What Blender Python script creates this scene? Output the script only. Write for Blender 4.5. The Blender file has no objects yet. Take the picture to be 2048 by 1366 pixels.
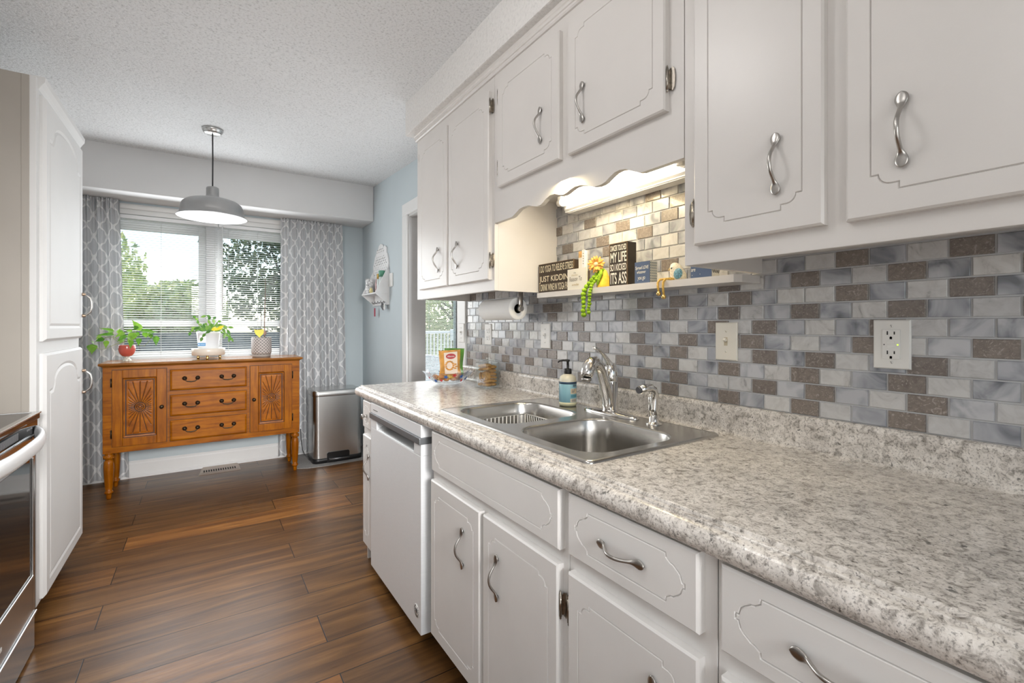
import bpy, bmesh, math, random
from mathutils import Vector, Matrix
random.seed(7)
SC = bpy.context.scene
COL = SC.collection
PI = math.pi

# ------------------------------------------------------------------ camera, sky, sun, area lights, exposure
YAW = math.atan2(617, 938)
cam_d = bpy.data.cameras.new('camera')
cam_d.sensor_fit = 'HORIZONTAL'
cam_d.sensor_width = 36.0
cam_d.lens = 938.0 / 2048.0 * 36.0
cam_d.shift_y = -(683 - 651) / 2048.0
cam_d.clip_start = 0.02
cam = bpy.data.objects.new('camera', cam_d)
cam.location = (0, 0, 1.236)
cam.rotation_euler = (PI / 2, 0, -YAW)
COL.objects.link(cam)
SC.camera = cam

SC.view_settings.view_transform = 'Standard'
SC.view_settings.look = 'None'
SC.view_settings.exposure = 0.22
SC.view_settings.gamma = 1.0
SC.view_settings.use_curve_mapping = False
try:
    SC.cycles.max_bounces = 10
    SC.cycles.transparent_max_bounces = 24
    SC.cycles.caustics_reflective = False
    SC.cycles.caustics_refractive = False
    SC.cycles.sample_clamp_indirect = 6.0
except Exception:
    pass

world = bpy.data.worlds.new('sky')
SC.world = world
world.use_nodes = True
wn = world.node_tree
wn.nodes.clear()
wo = wn.nodes.new('ShaderNodeOutputWorld')
wb = wn.nodes.new('ShaderNodeBackground')
sky = wn.nodes.new('ShaderNodeTexSky')
sky.sky_type = 'NISHITA'
sky.sun_disc = False
sky.sun_elevation = math.radians(48)
sky.sun_rotation = math.radians(25)
wmix = wn.nodes.new('ShaderNodeMix'); wmix.data_type = 'RGBA'
wtc = wn.nodes.new('ShaderNodeTexCoord')
wno = wn.nodes.new('ShaderNodeTexNoise'); wno.inputs['Scale'].default_value = 3.0; wno.inputs['Detail'].default_value = 6
wra = wn.nodes.new('ShaderNodeMapRange'); wra.inputs[1].default_value = 0.42; wra.inputs[2].default_value = 0.68
wn.links.new(wtc.outputs['Generated'], wno.inputs['Vector'])
wn.links.new(wno.outputs[0], wra.inputs[0])
wn.links.new(wra.outputs[0], wmix.inputs[0])
wn.links.new(sky.outputs[0], wmix.inputs[6])
wmix.inputs[7].default_value = (2.7, 2.9, 3.2, 1)
wn.links.new(wmix.outputs[2], wb.inputs[0])
wb.inputs[1].default_value = 0.30
wn.links.new(wb.outputs[0], wo.inputs[0])

def light(name, kind, loc, energy, color=(1, 1, 1), size=None, target=None, size_y=None, angle=None, spread=None):
    d = bpy.data.lights.new(name, kind)
    d.energy = energy
    d.color = color
    if kind == 'AREA':
        d.shape = 'RECTANGLE' if size_y else 'DISK'
        d.size = size
        if size_y:
            d.size_y = size_y
        if spread:
            d.spread = spread
    elif kind == 'SUN':
        d.angle = angle or 0.01
    elif size:
        d.shadow_soft_size = size
    o = bpy.data.objects.new(name, d)
    o.location = loc
    if target is not None:
        o.rotation_euler = (Vector(target) - Vector(loc)).to_track_quat('-Z', 'Y').to_euler()
    COL.objects.link(o)
    return o

light('sun', 'SUN', (5, 16, 15), 6.0, (1.0, 0.95, 0.88), target=(0.0, 5.0, 0.0), angle=0.02)
light('kitchen_ceiling_lamp', 'POINT', (0.05, 1.15, 2.30), 7.5, (1.0, 0.97, 0.945), size=0.12)
light('rear_low_fill', 'AREA', (-0.80, -1.7, 0.95), 18.5, (1.0, 0.98, 0.96), size=1.6, size_y=1.5, target=(0.25, 2.0, 1.35))  # unseen fill added behind the camera to lift the base cabinets
light('rear_spot_fill', 'AREA', (0.1, -1.6, 1.75), 9.0, (1.0, 0.98, 0.96), size=0.6, size_y=0.6, target=(0.15, 4.3, 0.45), spread=math.radians(38))  # added narrow flash-like fill from behind the camera, aimed at the sideboard
light('ceiling_fill', 'POINT', (-0.5, 0.2, 2.2), 8.5, (1.0, 0.99, 0.97), size=0.15)  # extra unseen fill point below the kitchen ceiling, no fixture there

light('aisle_fill', 'POINT', (0.34, 2.65, 1.30), 10.5, (1.0, 0.985, 0.97), size=0.4)  # invisible soft fill added in mid-air to even out the far half
light('window_daylight', 'AREA', (0.0, 4.72, 1.58), 16, (0.94, 0.975, 1.0), size=1.25, size_y=1.05, target=(0.1, 1.0, 1.25))
light('doorway_daylight', 'AREA', (1.46, 3.08, 1.35), 5.5, (0.94, 0.975, 1.0), size=0.9, size_y=1.4, target=(0.0, 2.9, 1.35))

# ------------------------------------------------------------------ materials
MATS = {}

def _nodes(name):
    m = bpy.data.materials.new(name)
    m.use_nodes = True
    nt = m.node_tree
    b = nt.nodes['Principled BSDF']
    return m, nt, b

def N(nt, t, **kw):
    n = nt.nodes.new(t)
    for k, v in kw.items():
        setattr(n, k, v)
    return n

def coord(nt, scale=(1, 1, 1), rot=(0, 0, 0)):
    tc = N(nt, 'ShaderNodeTexCoord')
    mp = N(nt, 'ShaderNodeMapping')
    mp.inputs['Scale'].default_value = scale
    mp.inputs['Rotation'].default_value = rot
    nt.links.new(tc.outputs['Object'], mp.inputs['Vector'])
    return mp.outputs[0]

def noise(nt, vec, scale, detail=4, rough=0.55, dist=0.0):
    n = N(nt, 'ShaderNodeTexNoise')
    n.inputs['Scale'].default_value = scale
    n.inputs['Detail'].default_value = detail
    n.inputs['Roughness'].default_value = rough
    n.inputs['Distortion'].default_value = dist
    nt.links.new(vec, n.inputs['Vector'])
    return n.outputs[0]

def ramp(nt, fac, stops, interp='LINEAR'):
    r = N(nt, 'ShaderNodeValToRGB')
    r.color_ramp.interpolation = interp
    while len(r.color_ramp.elements) < len(stops):
        r.color_ramp.elements.new(0.5)
    for e, (p, c) in zip(r.color_ramp.elements, stops):
        e.position = p
        e.color = (*c, 1) if len(c) == 3 else c
    nt.links.new(fac, r.inputs[0])
    return r.outputs[0]

def mixc(nt, fac, a, b, mode='MIX'):
    m = N(nt, 'ShaderNodeMix', data_type='RGBA', blend_type=mode)
    for sock, v in ((0, fac), (6, a), (7, b)):
        if hasattr(v, 'default_value') or hasattr(v, 'is_linked'):
            nt.links.new(v, m.inputs[sock])
        elif isinstance(v, (int, float)):
            m.inputs[sock].default_value = v
        else:
            m.inputs[sock].default_value = (*v, 1)
    return m.outputs[2]

def bump(nt, b, height, strength=0.2, dist=0.002):
    n = N(nt, 'ShaderNodeBump')
    n.inputs['Strength'].default_value = strength
    n.inputs['Distance'].default_value = dist
    nt.links.new(height, n.inputs['Height'])
    nt.links.new(n.outputs[0], b.inputs['Normal'])

def math_(nt, op, a, b=None, c=None):
    m = N(nt, 'ShaderNodeMath', operation=op)
    for i, v in enumerate((a, b, c)):
        if v is None:
            continue
        if isinstance(v, (int, float)):
            m.inputs[i].default_value = v
        else:
            nt.links.new(v, m.inputs[i])
    return m.outputs[0]

def mat(name, col, rough=0.5, metal=0.0, var=0.05, vscale=12.0, bmp=0.0, bscale=200.0, spec=0.5, coat=0.0, stretch=(1, 1, 1), emit=None, estr=0.0, sss=0.0):
    if name in MATS:
        return MATS[name]
    m, nt, b = _nodes(name)
    v = coord(nt, stretch)
    n = noise(nt, v, vscale, 4)
    dark = tuple(max(0, c * (1 - var)) for c in col)
    lite = tuple(min(1, c * (1 + var)) for c in col)
    nt.links.new(ramp(nt, n, [(0.3, dark), (0.7, lite)]), b.inputs['Base Color'])
    b.inputs['Roughness'].default_value = rough
    b.inputs['Metallic'].default_value = metal
    b.inputs['Specular IOR Level'].default_value = spec
    b.inputs['Coat Weight'].default_value = coat
    if sss:
        b.inputs['Subsurface Weight'].default_value = sss
        b.inputs['Subsurface Radius'].default_value = (0.01, 0.01, 0.01)
    if emit:
        b.inputs['Emission Color'].default_value = (*emit, 1)
        b.inputs['Emission Strength'].default_value = estr
    if bmp:
        bump(nt, b, noise(nt, v, bscale, 3), bmp, 0.001)
    MATS[name] = m
    return m

def glass_mat(name, col=(0.95, 0.98, 0.97), gloss=0.12, rough=0.02):
    m, nt, b = _nodes(name)
    nt.nodes.remove(b)
    out = nt.nodes['Material Output']
    tr = N(nt, 'ShaderNodeBsdfTransparent'); tr.inputs[0].default_value = (*col, 1)
    gl = N(nt, 'ShaderNodeBsdfGlossy'); gl.inputs['Roughness'].default_value = rough
    lw = N(nt, 'ShaderNodeLayerWeight'); lw.inputs[0].default_value = 0.16
    f = math_(nt, 'MULTIPLY_ADD', lw.outputs['Fresnel'], 0.55, gloss * 0.12)
    v = coord(nt)
    f2 = math_(nt, 'MULTIPLY', f, math_(nt, 'MULTIPLY_ADD', noise(nt, v, 6.0), 0.2, 0.9))
    mx = N(nt, 'ShaderNodeMixShader')
    nt.links.new(f2, mx.inputs[0]); nt.links.new(tr.outputs[0], mx.inputs[1]); nt.links.new(gl.outputs[0], mx.inputs[2])
    nt.links.new(mx.outputs[0], out.inputs[0])
    MATS[name] = m
    return m

M_upper = mat('warm_white_paint', (0.70, 0.672, 0.645), 0.33, var=0.025, vscale=4, bmp=0.10, bscale=260)
M_base = mat('soft_white_paint', (0.80, 0.785, 0.765), 0.36, var=0.03, vscale=4, bmp=0.12, bscale=220)
M_pantry = mat('pantry_white_paint', (0.72, 0.72, 0.715), 0.62, var=0.02, vscale=3, bmp=0.06, bscale=200)
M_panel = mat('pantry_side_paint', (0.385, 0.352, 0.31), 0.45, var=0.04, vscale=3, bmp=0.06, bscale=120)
M_trim = mat('white_trim_paint', (0.82, 0.82, 0.81), 0.35, var=0.02, vscale=5)
M_wall = mat('pale_blue_wall_paint', (0.56, 0.63, 0.66), 0.7, var=0.02, vscale=3, bmp=0.06, bscale=180)
M_wallw = mat('white_wall_paint', (0.74, 0.74, 0.74), 0.75, var=0.02, vscale=3, bmp=0.15, bscale=150)
M_jamb = mat('grey_jamb_paint', (0.62, 0.61, 0.60), 0.5, var=0.02)
M_chrome = mat('chrome', (0.82, 0.80, 0.77), 0.06, 1.0, var=0.01)
M_nickel = mat('brushed_nickel', (0.47, 0.45, 0.425), 0.30, 1.0, var=0.06, vscale=60)
M_steel = mat('stainless_steel', (0.62, 0.62, 0.61), 0.27, 1.0, var=0.04, vscale=30, stretch=(1, 1, 14))
M_dwsteel = mat('dishwasher_steel', (0.90, 0.915, 0.93), 0.42, 0.2, var=0.03, vscale=30, stretch=(1, 1, 20))
M_sink = mat('sink_steel', (0.55, 0.535, 0.51), 0.24, 1.0, var=0.05, vscale=24, stretch=(12, 1, 1))
M_hinge = mat('aged_chrome', (0.42, 0.38, 0.33), 0.25, 1.0, var=0.25, vscale=150)
M_black = mat('black_plastic', (0.012, 0.012, 0.013), 0.35, var=0.2)
M_dark = mat('dark_gap', (0.01, 0.009, 0.008), 0.8, var=0.2)
M_dkgrey = mat('dark_grey_plastic', (0.09, 0.09, 0.095), 0.35, var=0.1)
M_plate = mat('white_plate_plastic', (0.80, 0.79, 0.76), 0.3, var=0.01)
M_ivory = mat('ivory_plate_plastic', (0.80, 0.755, 0.66), 0.3, var=0.01)
M_paper = mat('paper_white', (0.86, 0.86, 0.85), 0.85, var=0.02, bmp=0.3, bscale=300)
M_card = mat('card_white', (0.84, 0.81, 0.72), 0.7, var=0.02)
M_bulb = mat('lit_bulb', (1, 0.9, 0.8), 0.4, emit=(1.0, 0.80, 0.62), estr=5.0)
M_tube = mat('lit_fluorescent_tube', (1, 1, 1), 0.4, emit=(1.0, 0.90, 0.72), estr=13.0)
M_led = mat('green_indicator', (0.3, 0.8, 0.1), 0.4, emit=(0.55, 0.9, 0.05), estr=1.5)
M_gold = mat('gold_metal', (0.72, 0.50, 0.18), 0.25, 1.0, var=0.08)
M_bronze = mat('dark_bronze', (0.06, 0.045, 0.03), 0.38, 0.9, var=0.3, vscale=80)
M_glass = glass_mat('window_glass')
M_jar = glass_mat('jar_glass', (0.965, 0.985, 0.98), 0.5)
M_bowl = glass_mat('clear_bowl_glass', (0.985, 0.99, 0.995), 0.5)
M_vinyl = mat('white_vinyl', (0.84, 0.85, 0.86), 0.35, var=0.01)

def blind_mat():
    m, nt, b = _nodes('blind_slat_vinyl')
    out = nt.nodes['Material Output']
    v = coord(nt)
    c = ramp(nt, noise(nt, v, 5), [(0.3, (0.90, 0.91, 0.92)), (0.7, (0.94, 0.945, 0.95))])
    nt.links.new(c, b.inputs['Base Color']); b.inputs['Roughness'].default_value = 0.4
    tl = N(nt, 'ShaderNodeBsdfTranslucent'); nt.links.new(c, tl.inputs[0])
    mx = N(nt, 'ShaderNodeMixShader'); mx.inputs[0].default_value = 0.35
    nt.links.new(b.outputs[0], mx.inputs[1]); nt.links.new(tl.outputs[0], mx.inputs[2])
    nt.links.new(mx.outputs[0], out.inputs[0])
    return m
M_slat = blind_mat()

def popcorn(name, col, scale, k=0.70):
    m, nt, b = _nodes(name)
    v = coord(nt)
    n = noise(nt, v, scale, 5, 0.65)
    n2 = noise(nt, v, scale * 0.25, 3)
    c = ramp(nt, n, [(0.32, tuple(x * k for x in col)), (0.47, col), (0.75, tuple(min(1, x * 1.06) for x in col))])
    nt.links.new(c, b.inputs['Base Color'])
    b.inputs['Roughness'].default_value = 0.9
    bump(nt, b, math_(nt, 'ADD', n, math_(nt, 'MULTIPLY', n2, 0.6)), 0.9, 0.006)
    return m
M_ceil = popcorn('textured_ceiling_paint', (0.81, 0.82, 0.83), 95)
M_soffit = popcorn('textured_soffit_paint', (0.80, 0.785, 0.765), 75, 0.88)

def floor_mat():
    m, nt, b = _nodes('walnut_plank_floor')
    v = coord(nt)
    br = N(nt, 'ShaderNodeTexBrick', offset=0.37, offset_frequency=2, squash=1.0)
    br.inputs['Color1'].default_value = (0, 0, 0, 1); br.inputs['Color2'].default_value = (1, 1, 1, 1)
    br.inputs['Mortar'].default_value = (0.5, 0.5, 0.5, 1)
    br.inputs['Scale'].default_value = 1.0
    br.inputs['Mortar Size'].default_value = 0.0022
    br.inputs['Mortar Smooth'].default_value = 0.3
    br.inputs['Brick Width'].default_value = 1.23
    br.inputs['Row Height'].default_value = 0.1985
    mp = N(nt, 'ShaderNodeMapping'); mp.inputs['Location'].default_value = (0.32, 0.165, 0)
    nt.links.new(v, mp.inputs[0]); nt.links.new(mp.outputs[0], br.inputs['Vector'])
    pl = br.outputs['Color']
    # per-plank shift of the grain
    sh = N(nt, 'ShaderNodeVectorMath', operation='MULTIPLY_ADD')
    nt.links.new(pl, sh.inputs[0]); sh.inputs[1].default_value = (7, 13, 5); nt.links.new(v, sh.inputs[2])
    st = N(nt, 'ShaderNodeMapping'); st.inputs['Scale'].default_value = (0.8, 9, 1)
    nt.links.new(sh.outputs[0], st.inputs[0])
    g1 = noise(nt, st.outputs[0], 2.2, 6, 0.6, 0.5)
    st2 = N(nt, 'ShaderNodeMapping'); st2.inputs['Scale'].default_value = (3.0, 90, 1)
    nt.links.new(sh.outputs[0], st2.inputs[0])
    g2 = noise(nt, st2.outputs[0], 3.0, 3, 0.6)
    c1 = ramp(nt, g1, [(0.25, (0.072, 0.031, 0.012)), (0.45, (0.150, 0.068, 0.021)), (0.58, (0.220, 0.103, 0.031)), (0.75, (0.34, 0.172, 0.056))])
    c2 = mixc(nt, 0.30, c1, ramp(nt, g2, [(0.3, (0.45, 0.45, 0.45)), (0.7, (1, 1, 1))]), 'MULTIPLY')
    c3 = mixc(nt, 0.65, c2, ramp(nt, pl, [(0.0, (0.55, 0.54, 0.55)), (0.5, (1.0, 0.99, 0.98)), (0.85, (1.4, 1.28, 1.12)), (1.0, (2.2, 1.8, 1.2))]), 'MULTIPLY')
    c4 = mixc(nt, br.outputs['Fac'], c3, (0.008, 0.005, 0.004))
    nt.links.new(c4, b.inputs['Base Color'])
    nt.links.new(ramp(nt, g2, [(0.2, (0.26,) * 3), (0.8, (0.40,) * 3)]), b.inputs['Roughness'])
    b.inputs['Specular IOR Level'].default_value = 0.42
    hh = math_(nt, 'SUBTRACT', math_(nt, 'ADD', math_(nt, 'MULTIPLY', g1, 0.5), math_(nt, 'MULTIPLY', g2, 0.5)), math_(nt, 'MULTIPLY', br.outputs['Fac'], 1.5))
    bump(nt, b, hh, 0.22, 0.002)
    return m
M_floor = floor_mat()

def granite():
    m, nt, b = _nodes('granite_pattern_laminate')
    v = coord(nt)
    big = noise(nt, v, 14, 4, 0.6, 0.6)
    mid = noise(nt, v, 58, 6, 0.70, 0.7)
    fin = noise(nt, v, 240, 4, 0.6, 0.3)
    base = ramp(nt, mid, [(0.29, (0.23, 0.21, 0.185)), (0.41, (0.46, 0.43, 0.395)), (0.49, (0.70, 0.665, 0.62)), (0.64, (0.83, 0.80, 0.76))])
    base = mixc(nt, 0.65, base, ramp(nt, big, [(0.32, (0.70, 0.68, 0.66)), (0.6, (1.10, 1.09, 1.08))]), 'MULTIPLY')
    spk = ramp(nt, fin, [(0.35, (0.16, 0.15, 0.145)), (0.47, (1, 1, 1))])
    base = mixc(nt, 0.62, base, spk, 'MULTIPLY')
    dk = noise(nt, v, 62, 4, 0.6, 0.4)
    msk = math_(nt, 'MULTIPLY', ramp(nt, dk, [(0.325, (1, 1, 1)), (0.36, (0, 0, 0))]), ramp(nt, noise(nt, v, 20, 3), [(0.44, (1, 1, 1)), (0.54, (0.15, 0.15, 0.15))]))
    base = mixc(nt, math_(nt, 'MULTIPLY', msk, 0.75), base, (0.05, 0.047, 0.045))
    nt.links.new(base, b.inputs['Base Color'])
    b.inputs['Roughness'].default_value = 0.21
    bump(nt, b, fin, 0.05, 0.001)
    return m
M_granite = granite()

def tile_mat(kind):
    m, nt, b = _nodes('glass_tile_' + kind)
    geo = N(nt, 'ShaderNodeNewGeometry')
    v = coord(nt)
    off = N(nt, 'ShaderNodeVectorMath', operation='MULTIPLY_ADD')
    cx = N(nt, 'ShaderNodeCombineXYZ')
    for i in range(3):
        nt.links.new(geo.outputs['Random Per Island'], cx.inputs[i])
    nt.links.new(cx.outputs[0], off.inputs[0]); off.inputs[1].default_value = (3, 11, 7); nt.links.new(v, off.inputs[2])
    v = off.outputs[0]
    if kind == 'brown':
        n1 = noise(nt, v, 60, 5, 0.7, 1.2)
        n2 = noise(nt, v, 75, 4, 0.6, 2.5)
        c = ramp(nt, n1, [(0.25, (0.150, 0.125, 0.108)), (0.55, (0.225, 0.192, 0.168)), (0.8, (0.29, 0.25, 0.22))])
        sc = ramp(nt, n2, [(0.55, (0, 0, 0)), (0.66, (1, 1, 1))])
        c = mixc(nt, math_(nt, 'MULTIPLY', sc, 0.60), c, (0.47, 0.43, 0.39))
        b.inputs['Roughness'].default_value = 0.22
        bump(nt, b, n2, 0.35, 0.002)
    elif kind == 'grey':
        n1 = noise(nt, v, 13, 3, 0.5, 1.2)
        c = ramp(nt, n1, [(0.30, (0.155, 0.165, 0.185)), (0.46, (0.36, 0.375, 0.405)), (0.62, (0.51, 0.52, 0.545))])
        b.inputs['Roughness'].default_value = 0.14
    else:
        n1 = noise(nt, v, 22, 5, 0.6, 1.6)
        c = ramp(nt, n1, [(0.26, (0.27, 0.265, 0.26)), (0.40, (0.53, 0.525, 0.515)), (0.6, (0.62, 0.62, 0.61))])
        b.inputs['Roughness'].default_value = 0.14
    tint = ramp(nt, geo.outputs['Random Per Island'], [(0, (0.88, 0.88, 0.90)), (1, (1.08, 1.07, 1.06))])
    nt.links.new(mixc(nt, 1.0, c, tint, 'MULTIPLY'), b.inputs['Base Color'])
    b.inputs['Coat Weight'].default_value = 0.3
    b.inputs['Coat Roughness'].default_value = 0.05
    return m
M_tiles = [mat('tile_grout', (0.55, 0.555, 0.56), 0.4), tile_mat('brown'), tile_mat('grey'), tile_mat('white')]

def wood_mat(name, cols, stretch=(2, 2, 18), sc=3.0, rough=0.33):
    m, nt, b = _nodes(name)
    v = coord(nt, stretch)
    n1 = noise(nt, v, sc, 6, 0.6, 0.7)
    c = ramp(nt, n1, [(0.25, cols[0]), (0.5, cols[1]), (0.75, cols[2])])
    blot = noise(nt, coord(nt), 9, 3)
    c = mixc(nt, 0.6, c, ramp(nt, blot, [(0.3, (0.62, 0.55, 0.48)), (0.6, (1.05, 1.05, 1.05))]), 'MULTIPLY')
    nt.links.new(c, b.inputs['Base Color'])
    b.inputs['Roughness'].default_value = rough
    b.inputs['Specular IOR Level'].default_value = 0.25
    bump(nt, b, n1, 0.12, 0.001)
    return m
HONEY = ((0.17, 0.042, 0.0006), (0.315, 0.094, 0.001), (0.43, 0.148, 0.002))
M_wood = wood_mat('honey_pine_horizontal', HONEY, (1.5, 10, 16))
M_woodv = wood_mat('honey_pine_vertical', HONEY, (16, 10, 1.5))
M_woodt = wood_mat('honey_pine_top', ((0.17, 0.062, 0.012), (0.27, 0.105, 0.02), (0.34, 0.145, 0.03)), (1.5, 16, 10), rough=0.22)
M_carve = wood_mat('carved_pine', ((0.20, 0.052, 0.001), (0.33, 0.094, 0.0015), (0.43, 0.14, 0.003)), (6, 6, 6))
M_glaze = mat('dark_antique_glaze', (0.075, 0.026, 0.008), 0.5, var=0.3, vscale=30)

def curtain_mat():
    m, nt, b = _nodes('grey_trellis_curtain_fabric')
    out = nt.nodes['Material Output']
    uv = N(nt, 'ShaderNodeUVMap', uv_map='uv')
    sp = N(nt, 'ShaderNodeSeparateXYZ'); nt.links.new(uv.outputs[0], sp.inputs[0])
    W_, H_ = 0.135, 0.165
    x = math_(nt, 'MULTIPLY', sp.outputs[0], 2 * PI / W_)
    y = math_(nt, 'MULTIPLY', sp.outputs[1], 2 * PI / H_)
    cx = math_(nt, 'COSINE', x); cy = math_(nt, 'COSINE', y)
    sx = math_(nt, 'SINE', x); sy = math_(nt, 'SINE', y)
    s2x = math_(nt, 'MULTIPLY', sx, sx); s2y = math_(nt, 'MULTIPLY', sy, sy)
    bite = math_(nt, 'MULTIPLY', math_(nt, 'MULTIPLY', math_(nt, 'MULTIPLY', s2x, s2x), math_(nt, 'MULTIPLY', s2y, s2y)), -0.75)
    F = math_(nt, 'ADD', math_(nt, 'ADD', cx, cy), bite)
    grd = math_(nt, 'SQRT', math_(nt, 'ADD', s2x, s2y))
    line = math_(nt, 'LESS_THAN', math_(nt, 'ABSOLUTE', F), math_(nt, 'MULTIPLY_ADD', grd, 0.27, 0.06))
    # small rings where the ogees meet
    v = coord(nt)
    n = noise(nt, v, 260, 2)
    gcol = ramp(nt, n, [(0.3, (0.62, 0.635, 0.655)), (0.7, (0.69, 0.70, 0.715))])
    c = mixc(nt, line, gcol, (0.95, 0.95, 0.95))
    nt.links.new(c, b.inputs['Base Color'])
    b.inputs['Roughness'].default_value = 0.85
    bump(nt, b, n, 0.15, 0.001)
    tl = N(nt, 'ShaderNodeBsdfTranslucent'); nt.links.new(c, tl.inputs[0])
    mx = N(nt, 'ShaderNodeMixShader'); mx.inputs[0].default_value = 0.22
    nt.links.new(b.outputs[0], mx.inputs[1]); nt.links.new(tl.outputs[0], mx.inputs[2])
    nt.links.new(mx.outputs[0], out.inputs[0])
    return m
M_curtain = curtain_mat()

def leaf_mat(name, a, b_, c_, sc=30, tr=0.35):
    m, nt, b = _nodes(name)
    out = nt.nodes['Material Output']
    geo = N(nt, 'ShaderNodeNewGeometry')
    v = coord(nt)
    f = math_(nt, 'ADD', math_(nt, 'MULTIPLY', noise(nt, v, sc, 3), 0.7), math_(nt, 'MULTIPLY', geo.outputs['Random Per Island'], 0.45))
    c = ramp(nt, f, [(0.25, a), (0.5, b_), (0.85, c_)])
    nt.links.new(c, b.inputs['Base Color']); b.inputs['Roughness'].default_value = 0.38
    tl = N(nt, 'ShaderNodeBsdfTranslucent'); nt.links.new(c, tl.inputs[0])
    mx = N(nt, 'ShaderNodeMixShader'); mx.inputs[0].default_value = tr
    nt.links.new(b.outputs[0], mx.inputs[1]); nt.links.new(tl.outputs[0], mx.inputs[2])
    nt.links.new(mx.outputs[0], out.inputs[0])
    return m
M_pothos = leaf_mat('pothos_leaf', (0.035, 0.13, 0.015), (0.10, 0.28, 0.02), (0.24, 0.42, 0.045), 40, 0.28)
M_cactus = leaf_mat('cactus_leaf', (0.03, 0.11, 0.02), (0.09, 0.23, 0.035), (0.22, 0.36, 0.07), 40, 0.25)
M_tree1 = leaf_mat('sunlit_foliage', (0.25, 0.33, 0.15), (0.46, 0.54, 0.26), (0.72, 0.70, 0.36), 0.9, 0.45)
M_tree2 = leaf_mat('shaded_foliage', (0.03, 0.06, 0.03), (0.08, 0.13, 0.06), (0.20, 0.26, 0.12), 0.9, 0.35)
M_bark = mat('bark', (0.10, 0.08, 0.06), 0.9, var=0.3, bmp=0.5, bscale=30)
M_grass = mat('lawn', (0.16, 0.24, 0.08), 0.9, var=0.4, vscale=3)
M_fence = mat('weathered_fence', (0.16, 0.165, 0.18), 0.8, var=0.2, vscale=3, stretch=(6, 1, 1))
M_deck = mat('deck_boards', (0.36, 0.34, 0.32), 0.8, var=0.2, stretch=(8, 1, 1))

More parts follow.
